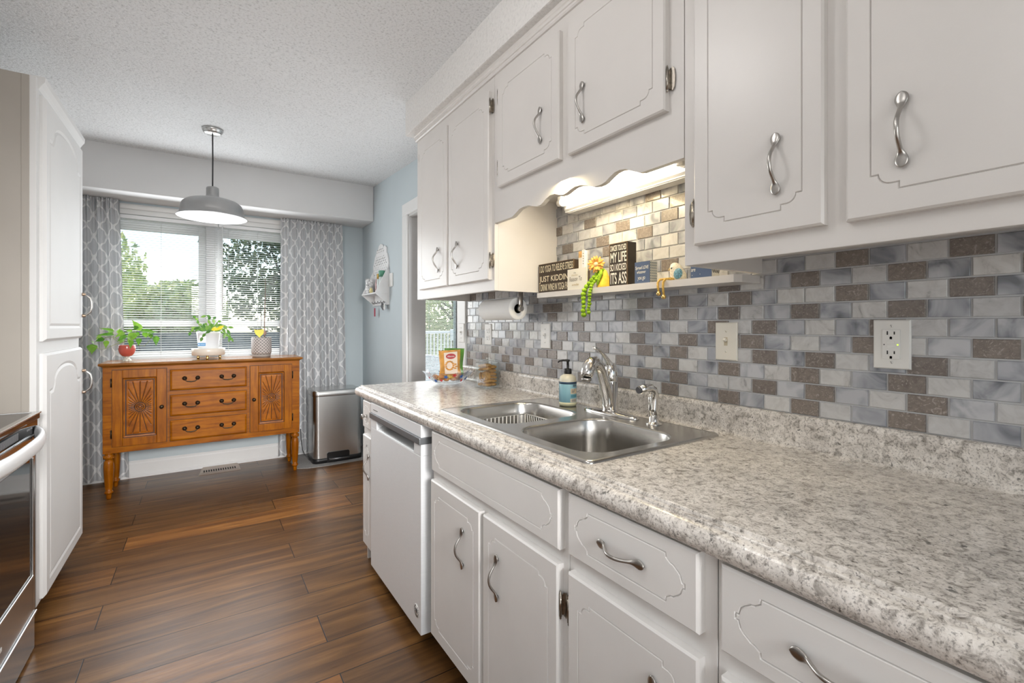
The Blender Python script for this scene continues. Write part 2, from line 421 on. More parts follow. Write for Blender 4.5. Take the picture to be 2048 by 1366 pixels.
# ------------------------------------------------------------------ mesh helpers
class MB:
    """Collects shapes in world coordinates; build() links them as ONE mesh object."""
    def __init__(self):
        self.v = []; self.f = []; self.mi = []; self.sm = []; self.uv = None
    def add(self, vs, fs, mi=0, smooth=False):
        o = len(self.v)
        self.v += [tuple(p) for p in vs]
        self.f += [tuple(i + o for i in f) for f in fs]
        self.mi += [mi] * len(fs); self.sm += [smooth] * len(fs)
        return self
    def box(self, x0, x1, y0, y1, z0, z1, bev=0.0, mi=0, M=None):
        if bev <= 0:
            vs = [(x, y, z) for x in (x0, x1) for y in (y0, y1) for z in (z0, z1)]
            fs = [(0, 1, 3, 2), (4, 6, 7, 5), (0, 4, 5, 1), (2, 3, 7, 6), (0, 2, 6, 4), (1, 5, 7, 3)]
        else:
            bm = bmesh.new()
            r = bmesh.ops.create_cube(bm, size=1.0)
            for q in bm.verts:
                q.co = Vector(((x0 + x1) / 2 + q.co.x * (x1 - x0), (y0 + y1) / 2 + q.co.y * (y1 - y0), (z0 + z1) / 2 + q.co.z * (z1 - z0)))
            bmesh.ops.bevel(bm, geom=bm.edges[:], offset=min(bev, 0.49 * min(abs(x1 - x0), abs(y1 - y0), abs(z1 - z0))), segments=2, affect='EDGES', profile=0.6)
            bm.verts.index_update()
            vs = [q.co.copy() for q in bm.verts]; fs = [[q.index for q in f.verts] for f in bm.faces]
            bm.free()
        if M is not None:
            vs = [M @ Vector(p) for p in vs]
        return self.add(vs, fs, mi)
    def tube(self, pts, r, seg=10, mi=0, cap=True, flat=None, closed=False):
        """r: number or list of numbers / (side, normal) pairs; flat: the direction that counts as 'normal'."""
        P = [Vector(p) for p in pts]
        n = len(P)
        R = [r] * n if not isinstance(r, (list, tuple)) else list(r)
        R = [(q, q) if not isinstance(q, (tuple, list)) else q for q in R]
        up = Vector(flat) if flat is not None else None
        vs = []; prev = None
        for i in range(n):
            if closed:
                t = P[(i + 1) % n] - P[i - 1]
            else:
                t = P[min(i + 1, n - 1)] - P[max(i - 1, 0)]
            t = t.normalized() if t.length > 1e-9 else Vector((0, 0, 1))
            if up is not None:
                a = t.cross(up)
                a = a.normalized() if a.length > 1e-5 else (prev or Vector((1, 0, 0)))
                nn = a.cross(t).normalized()
            else:
                if prev is None:
                    a = t.cross(Vector((0, 0, 1)))
                    if a.length < 1e-3: a = t.cross(Vector((1, 0, 0)))
                else:
                    a = prev - t * prev.dot(t)
                a.normalize(); nn = a.cross(t).normalized()
            prev = a
            for k in range(seg):
                th = 2 * PI * k / seg
                vs.append(P[i] + a * (R[i][0] * math.cos(th)) + nn * (R[i][1] * math.sin(th)))
        fs = []
        m = n if closed else n - 1
        for i in range(m):
            j = (i + 1) % n
            for k in range(seg):
                fs.append((i * seg + k, i * seg + (k + 1) % seg, j * seg + (k + 1) % seg, j * seg + k))
        self.add(vs, fs, mi, True)
        if cap and not closed:
            o = len(self.v) - len(vs)
            self.f += [tuple(o + k for k in range(seg))[::-1], tuple(o + (n - 1) * seg + k for k in range(seg))]
            self.mi += [mi, mi]; self.sm += [False, False]
        return self
    def lathe(self, prof, c=(0, 0, 0), seg=24, mi=0, M=None, smooth=True, sx=1.0, sy=1.0):
        vs = []
        for r, z in prof:
            for k in range(seg):
                th = 2 * PI * k / seg
                p = Vector((r * sx * math.cos(th), r * sy * math.sin(th), z))
                vs.append((M @ p if M is not None else p) + Vector(c))
        fs = []
        for i in range(len(prof) - 1):
            for k in range(seg):
                fs.append((i * seg + k, i * seg + (k + 1) % seg, (i + 1) * seg + (k + 1) % seg, (i + 1) * seg + k))
        self.add(vs, fs, mi, smooth)
        o = len(self.v) - len(vs)
        for i, rev in ((0, True), (len(prof) - 1, False)):
            if prof[i][0] > 1e-6:
                q = [o + i * seg + k for k in range(seg)]
                self.f.append(tuple(q[::-1] if rev else q)); self.mi.append(mi); self.sm.append(False)
        return self
    def ball(self, c, r, seg=14, rings=8, mi=0, M=None):
        r = r if isinstance(r, (tuple, list)) else (r, r, r)
        vs = []; fs = []
        for i in range(rings + 1):
            ph = PI * i / rings
            for k in range(seg):
                th = 2 * PI * k / seg
                p = Vector((r[0] * math.sin(ph) * math.cos(th), r[1] * math.sin(ph) * math.sin(th), r[2] * math.cos(ph)))
                vs.append((M @ p if M is not None else p) + Vector(c))
        for i in range(rings):
            for k in range(seg):
                fs.append((i * seg + k, (i + 1) * seg + k, (i + 1) * seg + (k + 1) % seg, i * seg + (k + 1) % seg))
        return self.add(vs, fs, mi, True)
    def prism(self, poly, axis, a0, a1, mi=0):
        """poly: 2D points; axis 'x': (y,z), 'y': (x,z), 'z': (x,y)."""
        def P(p, a):
            return {'x': (a, p[0], p[1]), 'y': (p[0], a, p[1]), 'z': (p[0], p[1], a)}[axis]
        n = len(poly)
        bm = bmesh.new()
        A = [bm.verts.new(P(p, a0)) for p in poly]; B = [bm.verts.new(P(p, a1)) for p in poly]
        bm.faces.new(A); bm.faces.new(B[::-1])
        for i in range(n):
            bm.faces.new((A[i], B[i], B[(i + 1) % n], A[(i + 1) % n]))
        bmesh.ops.recalc_face_normals(bm, faces=bm.faces[:])
        bmesh.ops.triangulate(bm, faces=[f for f in bm.faces if len(f.verts) > 4])
        bm.verts.index_update()
        self.add([q.co.copy() for q in bm.verts], [[q.index for q in f.verts] for f in bm.faces], mi)
        bm.free()
        return self
    def grid(self, fn, nu, nv, mi=0, smooth=True, uvfn=None):
        vs = [fn(i / nu, j / nv) for j in range(nv + 1) for i in range(nu + 1)]
        fs = [(j * (nu + 1) + i, j * (nu + 1) + i + 1, (j + 1) * (nu + 1) + i + 1, (j + 1) * (nu + 1) + i) for j in range(nv) for i in range(nu)]
        if uvfn:
            self.uv = {len(self.v) + j * (nu + 1) + i: uvfn(i / nu, j / nv) for j in range(nv + 1) for i in range(nu + 1)}
        return self.add(vs, fs, mi, smooth)
    def loft(self, loops, mi=0, smooth=True, cap0=False, cap1=False):
        n = len(loops[0]); vs = [p for L in loops for p in L]; fs = []
        for i in range(len(loops) - 1):
            for k in range(n):
                fs.append((i * n + k, i * n + (k + 1) % n, (i + 1) * n + (k + 1) % n, (i + 1) * n + k))
        self.add(vs, fs, mi, smooth)
        o = len(self.v) - len(vs)
        if cap0: self.f.append(tuple(range(o + n - 1, o - 1, -1))); self.mi.append(mi); self.sm.append(False)
        if cap1: self.f.append(tuple(range(o + (len(loops) - 1) * n, o + len(loops) * n))); self.mi.append(mi); self.sm.append(False)
        return self
    def fill(self, loops, normal, mi=0):
        """Planar fill of an outline with holes (lists of 3D points)."""
        bm = bmesh.new()
        for L in loops:
            q = [bm.verts.new(p) for p in L]
            for i in range(len(q)):
                bm.edges.new((q[i], q[(i + 1) % len(q)]))
        bmesh.ops.triangle_fill(bm, use_beauty=True, use_dissolve=False, edges=bm.edges[:])
        nv = Vector(normal)
        for f in bm.faces:
            f.normal_update()
            if f.normal.dot(nv) < 0: f.normal_flip()
        bm.verts.index_update()
        self.add([q.co.copy() for q in bm.verts], [[q.index for q in f.verts] for f in bm.faces], mi)
        bm.free()
        return self
    def build(self, name, mats, parent=None, loc=None):
        if not isinstance(mats, (list, tuple)): mats = [mats]
        me = bpy.data.meshes.new(name)
        if parent is not None:
            o0 = parent
            while o0.parent is not None: o0 = o0.parent
            L = Vector(o0.location)
        elif loc is not None:
            L = Vector(loc)
        else:
            xs, ys, zs = zip(*self.v)
            L = Vector(((min(xs) + max(xs)) / 2, (min(ys) + max(ys)) / 2, min(zs)))
        me.from_pydata([Vector(p) - L for p in self.v], [], self.f)
        for m in mats: me.materials.append(m)
        me.polygons.foreach_set('material_index', self.mi)
        me.polygons.foreach_set('use_smooth', self.sm)
        if self.uv:
            ul = me.uv_layers.new(name='uv')
            for lp in me.loops:
                ul.data[lp.index].uv = self.uv.get(lp.vertex_index, (0, 0))
        me.update()
        ob = bpy.data.objects.new(name, me)
        COL.objects.link(ob)
        if parent is not None: ob.parent = parent
        else: ob.location = L
        return ob

def tag(o, label, cat, group=None, kind=None):
    o['label'] = label; o['category'] = cat
    if group: o['group'] = group
    if kind: o['kind'] = kind
    return o

def thing(name, label, cat, loc, group=None):
    o = bpy.data.objects.new(name, None)
    o.empty_display_size = 0.05
    o.location = loc
    COL.objects.link(o)
    return tag(o, label, cat, group)

def struct(name, mb, m, label=None):
    o = mb.build(name, m)
    o['kind'] = 'structure'
    o['category'] = 'room structure'
    o['label'] = label or name.replace('_', ' ')
    return o

def sub(name, mb, m, parent, label=None):
    o = mb.build(name, m, parent)
    if label: o['label'] = label
    return o

def copy_tree(o, parent=None):
    c = o.copy(); COL.objects.link(c); c.parent = parent
    for ch in list(o.children): copy_tree(ch, c)
    return c

class Fr:
    """A face frame: a = to the right as seen, b = up, n = out of the face."""
    def __init__(self, o, a, n):
        self.o = Vector(o); self.a = Vector(a); self.n = Vector(n); self.b = Vector((0, 0, 1))
    def P(self, a, b, n=0.0):
        return self.o + self.a * a + self.b * b + self.n * n
    def M(self, a=0, b=0, n=0):
        m = Matrix((self.a, self.b, self.n)).transposed().to_4x4()
        m.translation = self.P(a, b, n)
        return m

def FX(x): return Fr((x, 0, 0), (0, -1, 0), (-1, 0, 0))      # right-hand cabinets: a = -y
def FL(x): return Fr((x, 0, 0), (0, 1, 0), (1, 0, 0))        # left-hand pantry: a = +y
def FY(y): return Fr((0, y, 0), (1, 0, 0), (0, -1, 0))       # faces the camera: a = +x

def text(s, fr, a, b, n, height, m, parent, width=None, depth=0.0008, align='LEFT', shear=0.0, bold=0.0, name='lettering'):
    cu = bpy.data.curves.new(name, 'FONT')
    cu.body = s; cu.size = 1.0; cu.extrude = 0.0; cu.shear = shear; cu.offset = bold
    cu.align_x = align
    cu.materials.append(m)
    o = bpy.data.objects.new(name, cu)
    COL.objects.link(o)
    bpy.context.view_layer.update()
    w0 = max(o.dimensions.x, 1e-4); h0 = max(o.dimensions.y, 1e-4)
    sy = height / h0
    sx = (width / w0) if width else sy
    root = parent
    while root.parent is not None: root = root.parent
    mat4 = fr.M(a, b, n)
    mat4.translation = mat4.translation - Vector(root.location)
    me = bpy.data.meshes.new_from_object(o.evaluated_get(bpy.context.evaluated_depsgraph_get()))
    bpy.data.objects.remove(o); bpy.data.curves.remove(cu)
    me.transform(mat4 @ Matrix.Diagonal((sx, sy, 1, 1)))
    me.name = name
    o = bpy.data.objects.new(name, me)
    COL.objects.link(o)
    o.parent = parent
    return o

def offset_loop(L, d):
    n = len(L); out = []
    ar = sum(L[i][0] * L[(i + 1) % n][1] - L[(i + 1) % n][0] * L[i][1] for i in range(n))
    s = 1 if ar > 0 else -1
    for i in range(n):
        p0 = Vector(L[i - 1]); p1 = Vector(L[i]); p2 = Vector(L[(i + 1) % n])
        e1 = (p1 - p0).normalized(); e2 = (p2 - p1).normalized()
        n1 = Vector((e1.y, -e1.x)) * s; n2 = Vector((e2.y, -e2.x)) * s
        k = n1 + n2
        k = k / max(0.35, k.dot(n1) if k.length > 1e-6 else 1)
        out.append(tuple(p1 + k * d))
    return out

def stepped(a0, a1, b0, b1, s, r, arcn=5, double=False):
    """Routed outline whose four corners step in, round and step in again."""
    def corner(ca, cb, da, db):
        # from the vertical side to the horizontal side, going into the corner
        pts = [(0, s + r), (s, s + r)]
        if double:
            pts = [(0, 2 * s + 2 * r), (s * 0.6, 2 * s + 2 * r), (s, 2 * s + r), (s + r * 0.5, s + r * 1.25), (s + r, s + r * 0.95), (s + r * 1.4, s + r * 0.6)]
            pts += [(s + r * 2, s + r * 0.5), (2 * s + r * 2, s * 0.9), (2 * s + r * 2.1, 0)]
            return [(ca + da * x, cb + db * y) for x, y in pts]
        for k in range(1, arcn + 1):
            t = PI / 2 * k / arcn
            pts.append((s + r - r * math.cos(t), s + r - r * math.sin(t)))
        pts += [(s + r + s, s), (s + r + s, 0)]
        return [(ca + da * x, cb + db * y) for x, y in pts]
    L = []
    L += corner(a0, b0, 1, 1)
    L += corner(a1, b0, -1, 1)[::-1]
    L += corner(a1, b1, -1, -1)
    L += corner(a0, b1, 1, -1)[::-1]
    return L

def routed_panel(mb, fr, a0, a1, b0, b1, t, loop=None, gw=0.0034, gd=0.0025, ch=0.004, n0=0.0, mi=0, gmi=0):
    """A slab door or drawer front with an eased edge and a routed groove."""
    R = [(a0, b0), (a1, b0), (a1, b1), (a0, b1)]
    I = [(a0 + ch, b0 + ch), (a1 - ch, b0 + ch), (a1 - ch, b1 - ch), (a0 + ch, b1 - ch)]
    q = lambda L, n: [fr.P(a, b, n0 + n) for a, b in L]
    flip = fr.a.cross(fr.b).dot(fr.n) > 0
    mb.loft([q(R, 0), q(R, t - ch), q(I, t)] if flip else [q(R[::-1], 0), q(R[::-1], t - ch), q(I[::-1], t)], mi, False)
    if loop is None:
        mb.fill([q(I, t)], fr.n, mi)
        return
    Lo = offset_loop(loop, gw / 2); Li = offset_loop(loop, -gw / 2)
    mb.fill([q(I, t), q(Lo, t)], fr.n, mi)
    mb.fill([q(Li, t)], fr.n, mi)
    ccw = sum(loop[i][0] * loop[(i + 1) % len(loop)][1] - loop[(i + 1) % len(loop)][0] * loop[i][1] for i in range(len(loop))) > 0
    LL = [Lo, loop, Li] if ccw else [Lo[::-1], loop[::-1], Li[::-1]]
    mb.loft([q(LL[0], t), q(LL[1], t - gd), q(LL[2], t)], gmi, False)

def pull(fr, a, b, n0, length, vertical=True, rise=0.026):
    """Arched bar pull with flattened spoon ends."""
    mb = MB(); pts = []; rad = []
    K = 44
    for i in range(K + 1):
        u = 0.5 - 0.5 * math.cos(PI * i / K); s = (u - 0.5) * length
        x = abs(u - 0.5) * 2
        h = 0.0058 + 0.0050 * max(0.0, 1 - x) + (rise - 0.0075) * (0.5 + 0.5 * math.cos(PI * min(1.0, (x / 0.72) ** 1.35)))
        if x > 0.50:
            tt = (x - 0.50) / 0.50
            w = 0.0036 + 0.0060 * (3 * (tt / 0.62) ** 2 - 2 * (tt / 0.62) ** 3) if tt < 0.62 else 0.0096 * math.sqrt(max(0.004, 1 - ((tt - 0.62) / 0.38) ** 2))
            th = 0.0036 - 0.0012 * tt
        else:
            w = 0.0036; th = 0.0036
        pts.append(fr.P(a, b + s, n0 + h) if vertical else fr.P(a + s, b, n0 + h))
        rad.append((w, th))
    mb.tube(pts, rad, 12, flat=fr.n)
    for sgn in (-1, 1):
        c = sgn * length * 0.40
        p = fr.P(a, b + c, n0) if vertical else fr.P(a + c, b, n0)
        mb.tube([p, p + fr.n * 0.006], 0.0045, 10)
    return mb

def hinge(fr, a, b, n0, side):
    """Small surface hinge: a barrel with finials and a leaf on the frame."""
    mb = MB()
    p = fr.P(a, b, n0 + 0.011)
    mb.tube([p + fr.b * z for z in (-0.034, -0.031, -0.026, -0.026, 0.026, 0.026, 0.031, 0.034)], [0.001, 0.0025, 0.002, 0.0035, 0.0035, 0.002, 0.0025, 0.001], 10)
    q = fr.P(a, b, n0)
    s = side
    pts = [(0, -0.026), (s * 0.010, -0.030), (s * 0.015, -0.022), (s * 0.017, 0), (s * 0.015, 0.022), (s * 0.010, 0.030), (0, 0.026)]
    L0 = [q + fr.a * x + fr.b * y for x, y in pts]
    L1 = [v + fr.n * 0.003 for v in L0]
    if s < 0: L0 = L0[::-1]; L1 = L1[::-1]
    mb.loft([L0, L1], 0, False, cap1=True)
    mb.box(-0.0015, 0.0015, -0.024, 0.024, 0.0, 0.011, M=fr.M(a, b, n0))
    return mb

# ------------------------------------------------------------------ the setting
W = 1.31            # tiled kitchen wall
WD = 1.37           # blue dining wall beyond the doorway
YB = 4.88           # window wall
def ceil_z(y): return 2.455 if y < 2.2 else 2.455 + (y - 2.2) * 0.050

struct('floor', MB().box(-1.6, 1.5, -3.2, 5.0, -0.12, 0.0), M_floor, 'dark walnut plank floor running across the room')
struct('floor_2', MB().box(1.5, 4.6, 1.2, 5.0, -0.12, 0.0), M_floor, 'plank floor of the room beyond the doorway')
mb = MB()
mb.grid(lambda u, v: (-1.6 + 6.2 * u, -3.2 + 8.3 * v, ceil_z(-3.2 + 8.3 * v)), 2, 40, smooth=False)
mb.grid(lambda u, v: (4.6 - 6.2 * u, -3.2 + 8.3 * v, ceil_z(-3.2 + 8.3 * v) + 0.15), 2, 40, smooth=False)
struct('ceiling', mb, M_ceil, 'white textured ceiling')

# window wall with the double window and, beyond the doorway, a glazed door
WX0, WX1, WZ0, WZ1 = -0.70, 0.72, 0.93, 2.135
GX0, GX1, GZ1 = 1.72, 2.50, 2.06
mb = MB()
mb.box(-1.6, WX0, YB, YB + 0.14, -0.1, 2.75)
mb.box(WX1, GX0, YB, YB + 0.14, -0.1, 2.75)
mb.box(GX1, 4.6, YB, YB + 0.14, -0.1, 2.75)
mb.box(WX0, WX1, YB, YB + 0.14, -0.1, WZ0)
mb.box(WX0, WX1, YB, YB + 0.14, WZ1, 2.75)
mb.box(GX0, GX1, YB, YB + 0.14, GZ1, 2.75)
struct('wall_back', mb, M_wall, 'pale blue window wall')
mb = MB()
mb.box(W, W + 0.12, -3.2, 2.545, -0.1, 2.75)
mb.box(W, WD + 0.13, 2.545, 2.58, -0.1, 2.75)
mb.box(WD, WD + 0.13, 2.56, 3.59, 2.12, 2.75)
mb.box(WD, WD + 0.13, 3.59, YB, -0.1, 2.75)
struct('wall_right', mb, M_wall, 'pale blue wall with the doorway, behind the cabinets')
struct('wall_left', MB().box(-1.4, -1.22, -3.2, YB, -0.1, 2.75), M_wallw, 'white wall behind the pantry')
mb = MB()
mb.box(-1.6, -1.1, -3.3, -3.2, -0.1, 2.75); mb.box(1.0, W + 0.2, -3.3, -3.2, -0.1, 2.75)
mb.box(-1.1, 1.0, -3.3, -3.2, -0.1, 0.85); mb.box(-1.1, 1.0, -3.3, -3.2, 2.15, 2.75)
struct('wall_front', mb, M_wallw, 'white wall behind the viewer')
mb = MB()
mb.box(4.4, 4.6, 1.2, YB, -0.1, 2.75); mb.box(1.5, 4.6, 1.1, 1.2, -0.1, 2.75)
struct('wall_beyond', mb, M_wallw, 'white walls of the room beyond the doorway')

# soffits
mb = MB(); mb.box(-1.25, WD, 4.5, YB, 2.235, 2.66, 0.012)
struct('trim_1', mb, M_wallw, 'white boxed soffit above the window')
mb = MB(); mb.box(0.935, W, -3.2, 2.50, 2.285, 2.60, 0.006)
struct('trim_2', mb, M_soffit, 'textured soffit above the wall cabinets')

# crown strip along the tops of the wall cabinets
prof = [(1.0, 2.245), (0.978, 2.245), (0.974, 2.250), (0.974, 2.256), (0.970, 2.258), (0.970, 2.268), (0.966, 2.271), (0.966, 2.287), (1.0, 2.287)]
struct('trim_3', MB().prism(prof, 'y', -3.2, 2.452), M_upper, 'white moulding along the cabinet tops')

# baseboards
def baseboard(name, a, b, along, label):
    prof = [(0, 0), (0.022, 0), (0.022, 0.018), (0.013, 0.026), (0.013, 0.110), (0.009, 0.120), (0.009, 0.128), (0.004, 0.136), (0, 0.136)]
    mb = MB()
    if along == 'x': mb.prism([(YB - p, z) for p, z in prof], 'x', a, b)
    else: mb.prism([(WD - p, z) for p, z in prof], 'y', a, b)
    struct(name, mb, M_trim, label)
baseboard('baseboard_back', -1.2, WD - 0.022, 'x', 'white baseboard under the window')
baseboard('baseboard_right', 3.70, YB, 'y', 'white baseboard beside the doorway')

# doorway casing and jambs (trim)
mb = MB()
for y0, y1 in ((3.59, 3.69),):
    mb.box(WD - 0.018, WD, y0, y1, 0, 2.12, 0.004)
mb.box(WD - 0.018, WD, 2.58, 3.69, 2.12, 2.215, 0.004)
mb.box(W - 0.016, W, 2.475, 2.58, 0.0, 2.12, 0.004)
struct('trim_4', mb, M_trim, 'white casing around the doorway')
mb = MB()
mb.box(WD - 0.002, WD + 0.14, 3.575, 3.592, 0, 2.12); mb.box(W, WD + 0.14, 2.578, 2.592, 0, 2.12); mb.box(WD - 0.002, WD + 0.14, 2.59, 3.58, 2.105, 2.122)
struct('trim_5', mb, M_jamb, 'grey inner jambs of the doorway')

# double-hung window: two units side by side
win = bpy.data.objects.new('window_1', None); win.location = (0.0, YB + 0.06, WZ0); COL.objects.link(win)
win['kind'] = 'structure'; win['label'] = 'white double window with two sashes each side, above the sideboard'; win['category'] = 'window'
mb = MB()
mb.box(WX0, WX1, YB + 0.03, YB + 0.13, WZ0, WZ0 + 0.03); mb.box(WX0, WX1, YB + 0.03, YB + 0.13, WZ1 - 0.035, WZ1)
mb.box(WX0, WX0 + 0.03, YB + 0.03, YB + 0.13, WZ0, WZ1); mb.box(WX1 - 0.03, WX1, YB + 0.03, YB + 0.13, WZ0, WZ1)
mb.box(0.018, 0.085, YB + 0.012, YB + 0.13, WZ0, WZ1, 0.004)
sub('window_frame', mb, M_vinyl, win)
for (x0, x1) in ((WX0 + 0.03, 0.018), (0.085, WX1 - 0.03)):
    for (z0, z1, yy) in ((WZ0 + 0.03, 1.27, YB + 0.05), (1.225, WZ1 - 0.035, YB + 0.085)):
        mb = MB(); fw = 0.055; low = z0 < 1
        rb = 0.06 if low else 0.055
        mb.box(x0, x0 + fw, yy, yy + 0.03, z0, z1, 0.003); mb.box(x1 - fw, x1, yy, yy + 0.03, z0, z1, 0.003)
        mb.box(x0 + fw, x1 - fw, yy, yy + 0.03, z0, z0 + rb, 0.003); mb.box(x0 + fw, x1 - fw, yy, yy + 0.03, z1 - (0.045 if low else 0.075), z1, 0.003)
        s = sub('sash', mb, M_vinyl, win)
        sub('pane', MB().box(x0 + fw, x1 - fw, yy + 0.013, yy + 0.017, z0 + rb, z1 - 0.05), M_glass, s)
sub('window_sill', MB().box(WX0 - 0.02, WX1 + 0.02, YB - 0.035, YB + 0.05, WZ0 - 0.022, WZ0 + 0.004, 0.004), M_trim, win)
mb = MB()
mb.box(WX0 - 0.08, WX1 + 0.08, YB - 0.018, YB, WZ1, WZ1 + 0.085, 0.004)
mb.box(WX0 - 0.08, WX0, YB - 0.018, YB, WZ0 - 0.1, WZ1, 0.004); mb.box(WX1, WX1 + 0.08, YB - 0.018, YB, WZ0 - 0.1, WZ1, 0.004)
mb.box(WX0 - 0.08, WX1 + 0.08, YB - 0.016, YB, WZ0 - 0.11, WZ0 - 0.022, 0.004)
sub('window_casing', mb, M_trim, win)

# glazed door of the room beyond the doorway
dr = bpy.data.objects.new('door_1', None); dr.location = ((GX0 + GX1) / 2, YB + 0.05, 0); COL.objects.link(dr)
dr['kind'] = 'structure'; dr['label'] = 'glazed door to the deck seen through the doorway'; dr['category'] = 'door'
mb = MB()
for x0, x1 in ((GX0, GX0 + 0.05), (GX1 - 0.05, GX1)): mb.box(x0, x1, YB + 0.03, YB + 0.10, 0.0, GZ1, 0.004)
mb.box(GX0, GX1, YB + 0.03, YB + 0.10, GZ1 - 0.05, GZ1, 0.004); mb.box(GX0, GX1, YB + 0.03, YB + 0.10, 0.0, 0.12, 0.004)
sub('door_frame', mb, M_vinyl, dr)
sub('pane', MB().box(GX0 + 0.05, GX1 - 0.05, YB + 0.06, YB + 0.065, 0.12, GZ1 - 0.05), M_glass, dr)

# tiled backsplash: every tile is a pillow-edged block in one surface mesh
ROWS = {9: (-1, 'BNWBNWBWB'), 8: (-2, 'NWBNWBNBWNBW'), 7: (-1, 'BNWBNWWBNWBNBNWWBBBWN'), 6: (-2, 'NWBNWBNBWNBWNWBNBWNWWN'),
        5: (-1, 'BBWNBWBNWNBWBNWBBWNBW'), 4: (-2, 'WNBWNBWBNNBNWBNWBWNBN'), 3: (-1, 'BWNBWNBNWBWNBNWBNWBWN'),
        2: (-2, 'WBWNBWNWBNBWNWBNWBNBWN'), 1: (-1, 'WBNWBNBNWWBNBNWBNWWBN'), 0: (-2, 'WBWNBWNWBNBWNWBNWBNWBN')}
KIND = {'N': 1, 'B': 2, 'W': 3}
mb = MB()
P_, H_, GR = 0.0705, 0.0417, 0.0032
rt = random.Random(3)
Y0T, Y1T = -0.35, 2.472
mb.add([(W - 0.0015, Y0T, 1.0), (W - 0.0015, Y1T, 1.0), (W - 0.0015, Y1T, 1.80), (W - 0.0015, Y0T, 1.80)], [(0, 3, 2, 1)], 0)
for r in range(19):
    z0 = 1.002 + H_ * r + GR / 2; z1 = 1.002 + H_ * (r + 1) - GR / 2
    oy = 0.2835 if r % 2 == 0 else 0.2483
    st, s = ROWS.get(r, (-9, ''))
    for n in range(-9, 33):
        ya = oy + P_ * n + GR / 2; yb = ya + P_ - GR
        if yb < Y0T or ya > Y1T: continue
        if r >= 10 and (ya < 0.70 or yb > 1.66): continue
        yb = min(yb, Y1T)
        i = n - st
        if 0 <= i < len(s): k = KIND[s[i]]
        else:
            j = (n + 2 * r + (r // 3)) % 3
            k = (1, 2, 3)[j] if rt.random() > 0.25 else rt.choice((2, 3))
        c = 0.0016; x0 = W - 0.0012; x1 = W - 0.0052
        A = [(x0, yb, z0), (x0, ya, z0), (x0, ya, z1), (x0, yb, z1)]
        B = [(x1 + 0.0012, yb - c * .3, z0 + c * .3), (x1 + 0.0012, ya + c * .3, z0 + c * .3), (x1 + 0.0012, ya + c * .3, z1 - c * .3), (x1 + 0.0012, yb - c * .3, z1 - c * .3)]
        D = [(x1, yb - c, z0 + c), (x1, ya + c, z0 + c), (x1, ya + c, z1 - c), (x1, yb - c, z1 - c)]
        mb.loft([A, B, D], k, False, cap1=True)
bs = mb.build('backsplash', M_tiles)
bs['kind'] = 'structure'; bs['category'] = 'backsplash'; bs['label'] = 'mosaic backsplash of brown, grey and white brick-shaped tiles'

# ------------------------------------------------------------------ wall cabinets
UF = FX(0.985)      # face-frame plane of the wall cabinets
def wall_cab(label, y0, y1, zb, doors, side_left=False, side_right=False, valance=None):
    """doors: (y0, y1, zb, zt, hinge_side, pull_y, pull_z)"""
    t = thing('wall_cabinet', label, 'cabinet', (1.14, (y0 + y1) / 2, zb), 'white wall cabinets')
    mb = MB()
    floor_z = zb + 0.04 if valance is None else zb
    mb.box(1.003, W - 0.001, y0 + 0.0005, y1 - 0.0005, floor_z, 2.245)
    if valance is None:
        mb.box(1.003, W - 0.0065, y1 - 0.018, y1 - 0.0005, zb, floor_z); mb.box(1.003, W - 0.0065, y0 + 0.0005, y0 + 0.018, zb, floor_z)
    sub('body', mb, M_upper, t)
    mb = MB()
    if valance is None:
        mb.box(0.985, 1.003, y0 + 0.0005, y1 - 0.0005, zb, 2.245, 0.0015)
    else:
        poly = [(y1 - 0.0005, 2.245), (y1 - 0.0005, 1.65)] + valance + [(y0 + 0.0005, 1.648), (y0 + 0.0005, 2.245)]
        F0 = [(0.985, y, z) for y, z in poly]; F1 = [(1.003, y, z) for y, z in poly]
        mb.fill([F0], (-1, 0, 0)); mb.fill([F1], (1, 0, 0)); mb.loft([F0[::-1], F1[::-1]], 0, False)
    sub('face_frame' if valance is None else 'valance', mb, M_upper, t, None if valance is None else 'scalloped white valance board')
    for (a, b, c, d, hs, py, pz) in doors:
        mb = MB()
        loop = stepped(-b + 0.038, -a - 0.038, c + 0.042, d - 0.042, 0.011, 0.018)
        routed_panel(mb, UF, -b, -a, c, d, 0.019, loop, gw=0.0032, gd=0.0030)
        dr_ = sub('door', mb, M_upper, t)
        sub('handle', pull(UF, -py, pz, 0.019, 0.125), M_nickel, dr_, 'brushed nickel arched pull')
        for zz in (c + 0.078, d - 0.062):
            s = -1 if hs == 'L' else 1
            ya = b if hs == 'L' else a
            sub('hinge', hinge(UF, -ya + s * 0.004, zz, 0.002, s), M_hinge, dr_)
    return t
wall_cab('tall double-door wall cabinet at the far end by the doorway', 1.6255, 2.447, 1.378,
         [(2.035, 2.378, 1.425, 2.19, 'L', 2.131, 1.559), (1.645, 2.018, 1.423, 2.19, 'R', 1.922, 1.557)])
VAL = [(1.56, 1.6505), (1.505, 1.6505), (1.49, 1.653), (1.468, 1.662), (1.447, 1.671), (1.42, 1.6735), (1.39, 1.672), (1.36, 1.663), (1.335, 1.657), (1.315, 1.658), (1.30, 1.664),
       (1.286, 1.672), (1.262, 1.679), (1.237, 1.678), (1.213, 1.669), (1.191, 1.6645), (1.175, 1.667), (1.156, 1.673), (1.135, 1.677), (1.11, 1.6755), (1.082, 1.668), (1.055, 1.6575), (1.035, 1.654), (1.015, 1.654),
       (0.998, 1.658), (0.982, 1.667), (0.963, 1.675), (0.943, 1.677), (0.923, 1.674), (0.905, 1.665), (0.891, 1.659), (0.875, 1.651), (0.86, 1.648)]
